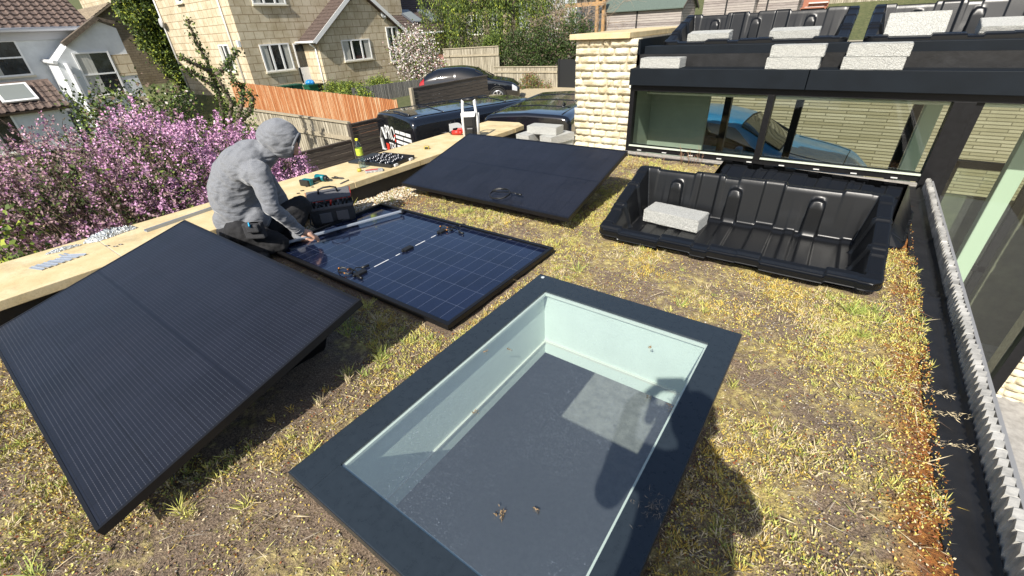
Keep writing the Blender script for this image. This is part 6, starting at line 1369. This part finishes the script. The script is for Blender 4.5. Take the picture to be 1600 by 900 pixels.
o2 = tufts(1500, 30, .07, .0032, [G_g, G_y, G_s], (.5, .3, .2), lambda x, y: np.clip((vnoise(x, y, 2.3, 31)-.55)*3, .0, 1)*(x < .5)); o2.name = 'grass_tuft'; tag(o2, 'taller fresh green grass clumps dotted over the planted roof', 'grass', kind='stuff')
# moss and sedum leaflets
x, y = scatter(420000, lambda x, y: np.clip((cl1(x, y)-.30)*3.4, .10, 1)); z = roof_z(x, y)+rng.uniform(0, .008, len(x)); o3 = leaves('moss', np.stack([x, y, z], 1), .010, .0065, [G_y, G_m, G_ob, G_s, G_r], (.26, .28, .26, .12, .08), up=.5); tag(o3, 'low olive and gold moss matting the planted roof', 'moss', kind='stuff')
x, y = scatter(300000, lambda x, y: np.clip((x+.22*(vnoise(x, y, 3, 41)-.5)-.47)*7, 0, 1)+np.clip(1-np.hypot(x+3.3, (y-2.68)*1.3)/.42, 0, 1)); z = roof_z(x, y)+rng.uniform(0, .028, len(x)); o4 = leaves('sedum', np.stack([x, y, z], 1), .010, .005, [G_o, G_r, G_ob, G_y, G_s], (.32, .20, .24, .12, .12), up=.6); tag(o4, 'orange and rust sedum along the right edge of the planted roof', 'sedum', kind='stuff')
# straw litter: long thin dry stems lying about
x, y = scatter(7500, lambda x, y: .35+.65*vnoise(x, y, 2.0, 51), .0); D = rng.normal(size=(len(x), 3)); D[:, 2] = np.abs(D[:, 2])*.12+.02; o5 = leaves('dry_stems', np.stack([x, y, roof_z(x, y)+.008], 1), .085, .0030, [G_s, mat('dry_grey_stem', (.36, .31, .24), .9), mat('dry_brown_stem', (.18, .12, .08), .9)], (.4, .3, .3), D=D, curl=.03); tag(o5, 'dry straw stems lying across the planted roof', 'straw', kind='stuff')
x, y = scatter(70000, lambda x, y: .12+.75*cl1(x, y), .0); D = rng.normal(size=(len(x), 3)); D[:, 2] = np.abs(D[:, 2])*.25+.03; o6 = leaves('thatch', np.stack([x, y, roof_z(x, y)+.004], 1), .030, .0022, [G_s, G_y, MATS['dry_grey_stem'], MATS['dry_brown_stem']], (.34, .22, .22, .22), D=D, curl=.03); tag(o6, 'flat dead grass thatch matted over the planted roof', 'thatch', kind='stuff')
# pebbles
def pebbles(name, x, y, r, mats, label, zoff=.0, probs=None):
    base = np.array([(1, 0, 0), (-1, 0, 0), (0, 1, 0), (0, -1, 0), (0, 0, 1), (0, 0, -1), ], float); F0 = np.array([(0, 2, 4), (2, 1, 4), (1, 3, 4), (3, 0, 4), (2, 0, 5), (1, 2, 5), (3, 1, 5), (0, 3, 5)])
    N = len(x); rr = r*rng.uniform(.5, 1.5, (N, 1, 1)); J = rng.uniform(.6, 1.25, (N, 6, 1)); sc_ = rng.uniform(.6, 1.2, (N, 1, 3)); a = rng.uniform(0, 6.28, N); ca, sa = np.cos(a), np.sin(a); V = base[None]*J*sc_*rr; Vx = V[..., 0]*ca[:, None]-V[..., 1]*sa[:, None]; Vy = V[..., 0]*sa[:, None]+V[..., 1]*ca[:, None]
    V = np.stack([Vx+x[:, None], Vy+y[:, None], V[..., 2]*.7+(roof_z(x, y)+zoff)[:, None]], -1).reshape(-1, 3); F = (F0[None]+6*np.arange(N)[:, None, None]).reshape(-1, 3); mi = np.repeat(rng.choice(len(mats), N, p=probs), 8)
    return tag(npmesh(name, V, F, mats, mi, smooth=False), label, 'gravel', kind='stuff')
gw = [mat('gravel_cream', (.58, .50, .36), .9), mat('gravel_tan', (.42, .30, .18), .9), mat('gravel_white', (.68, .64, .56), .9)]
n = 5200; x = rng.uniform(-3.76, -3.20, n); y = rng.uniform(1.7, 3.6, n); k = rng.random(n) < np.clip((-3.33-.0*y-x)*5+.15, .0, 1); pebbles('gravel', x[k], y[k], .011, gw, 'cream pebbles along the foot of the black parapet upstand', .008)
x, y = scatter(26000); pebbles('gravel', x, y, .0042, [mat('crumb_grey', (.34, .31, .27), .95), mat('crumb_brown', (.16, .11, .075), .95), mat('crumb_pale', (.52, .48, .42), .95), mat('crumb_brick', (.28, .13, .08), .95)], 'crumbs of substrate and brick scattered over the planted roof', .002, (.34, .36, .16, .14))
# stray stems over the gutter strip
for k, (px, py) in enumerate(((1418, 600), (1450, 640), (1445, 690))):
    p = P(px, py, .03); n = 60; s = rng.random(n); d = np.array((.14, -.02+.03*k, .02)); C = np.array(p)+s[:, None]*d+rng.normal(size=(n, 3))*.006; o = leaves('dry_stem', C, .02, .0025, [G_s], None, D=np.tile(d, (n, 1))+rng.normal(size=(n, 3))*.08); tag(o, ['dry seed stem hanging over the black strip, furthest away', 'dry seed stem crossing the black strip, middle one', 'dry seed stem hanging over the black strip, nearest'][k], 'stem', 'dry stems over the black strip')
# tall dead stalks by the window sill
b = MB()
for k in range(26):
    if k < 13: q = P(1000+rnd.uniform(-25, 40), 262+rnd.uniform(-8, 4), 0)
    else: q = P(1075+rnd.uniform(-12, 16), 256+rnd.uniform(-3, 3), 0)
    h = rnd.uniform(.06, .14) if k < 13 else rnd.uniform(.08, .22); t = q+Vector((rnd.uniform(-.04, .04), rnd.uniform(-.03, .03), h)); b.tube([q, q.lerp(t, .5)+Vector((.01, 0, 0)), t], [.002, .0018, .001], 4)
    for j in range(4): s = q.lerp(t, rnd.uniform(.4, .95)); b.tube([s, s+Vector((rnd.uniform(-.03, .03), rnd.uniform(-.02, .02), .02))], .001, 4)
tag(b.build('dead_stalks', mat('dead_stalk', (.30, .17, .10), .9)), 'reddish dead stalks along the foot of the clerestory sill', 'stalks', kind='stuff')
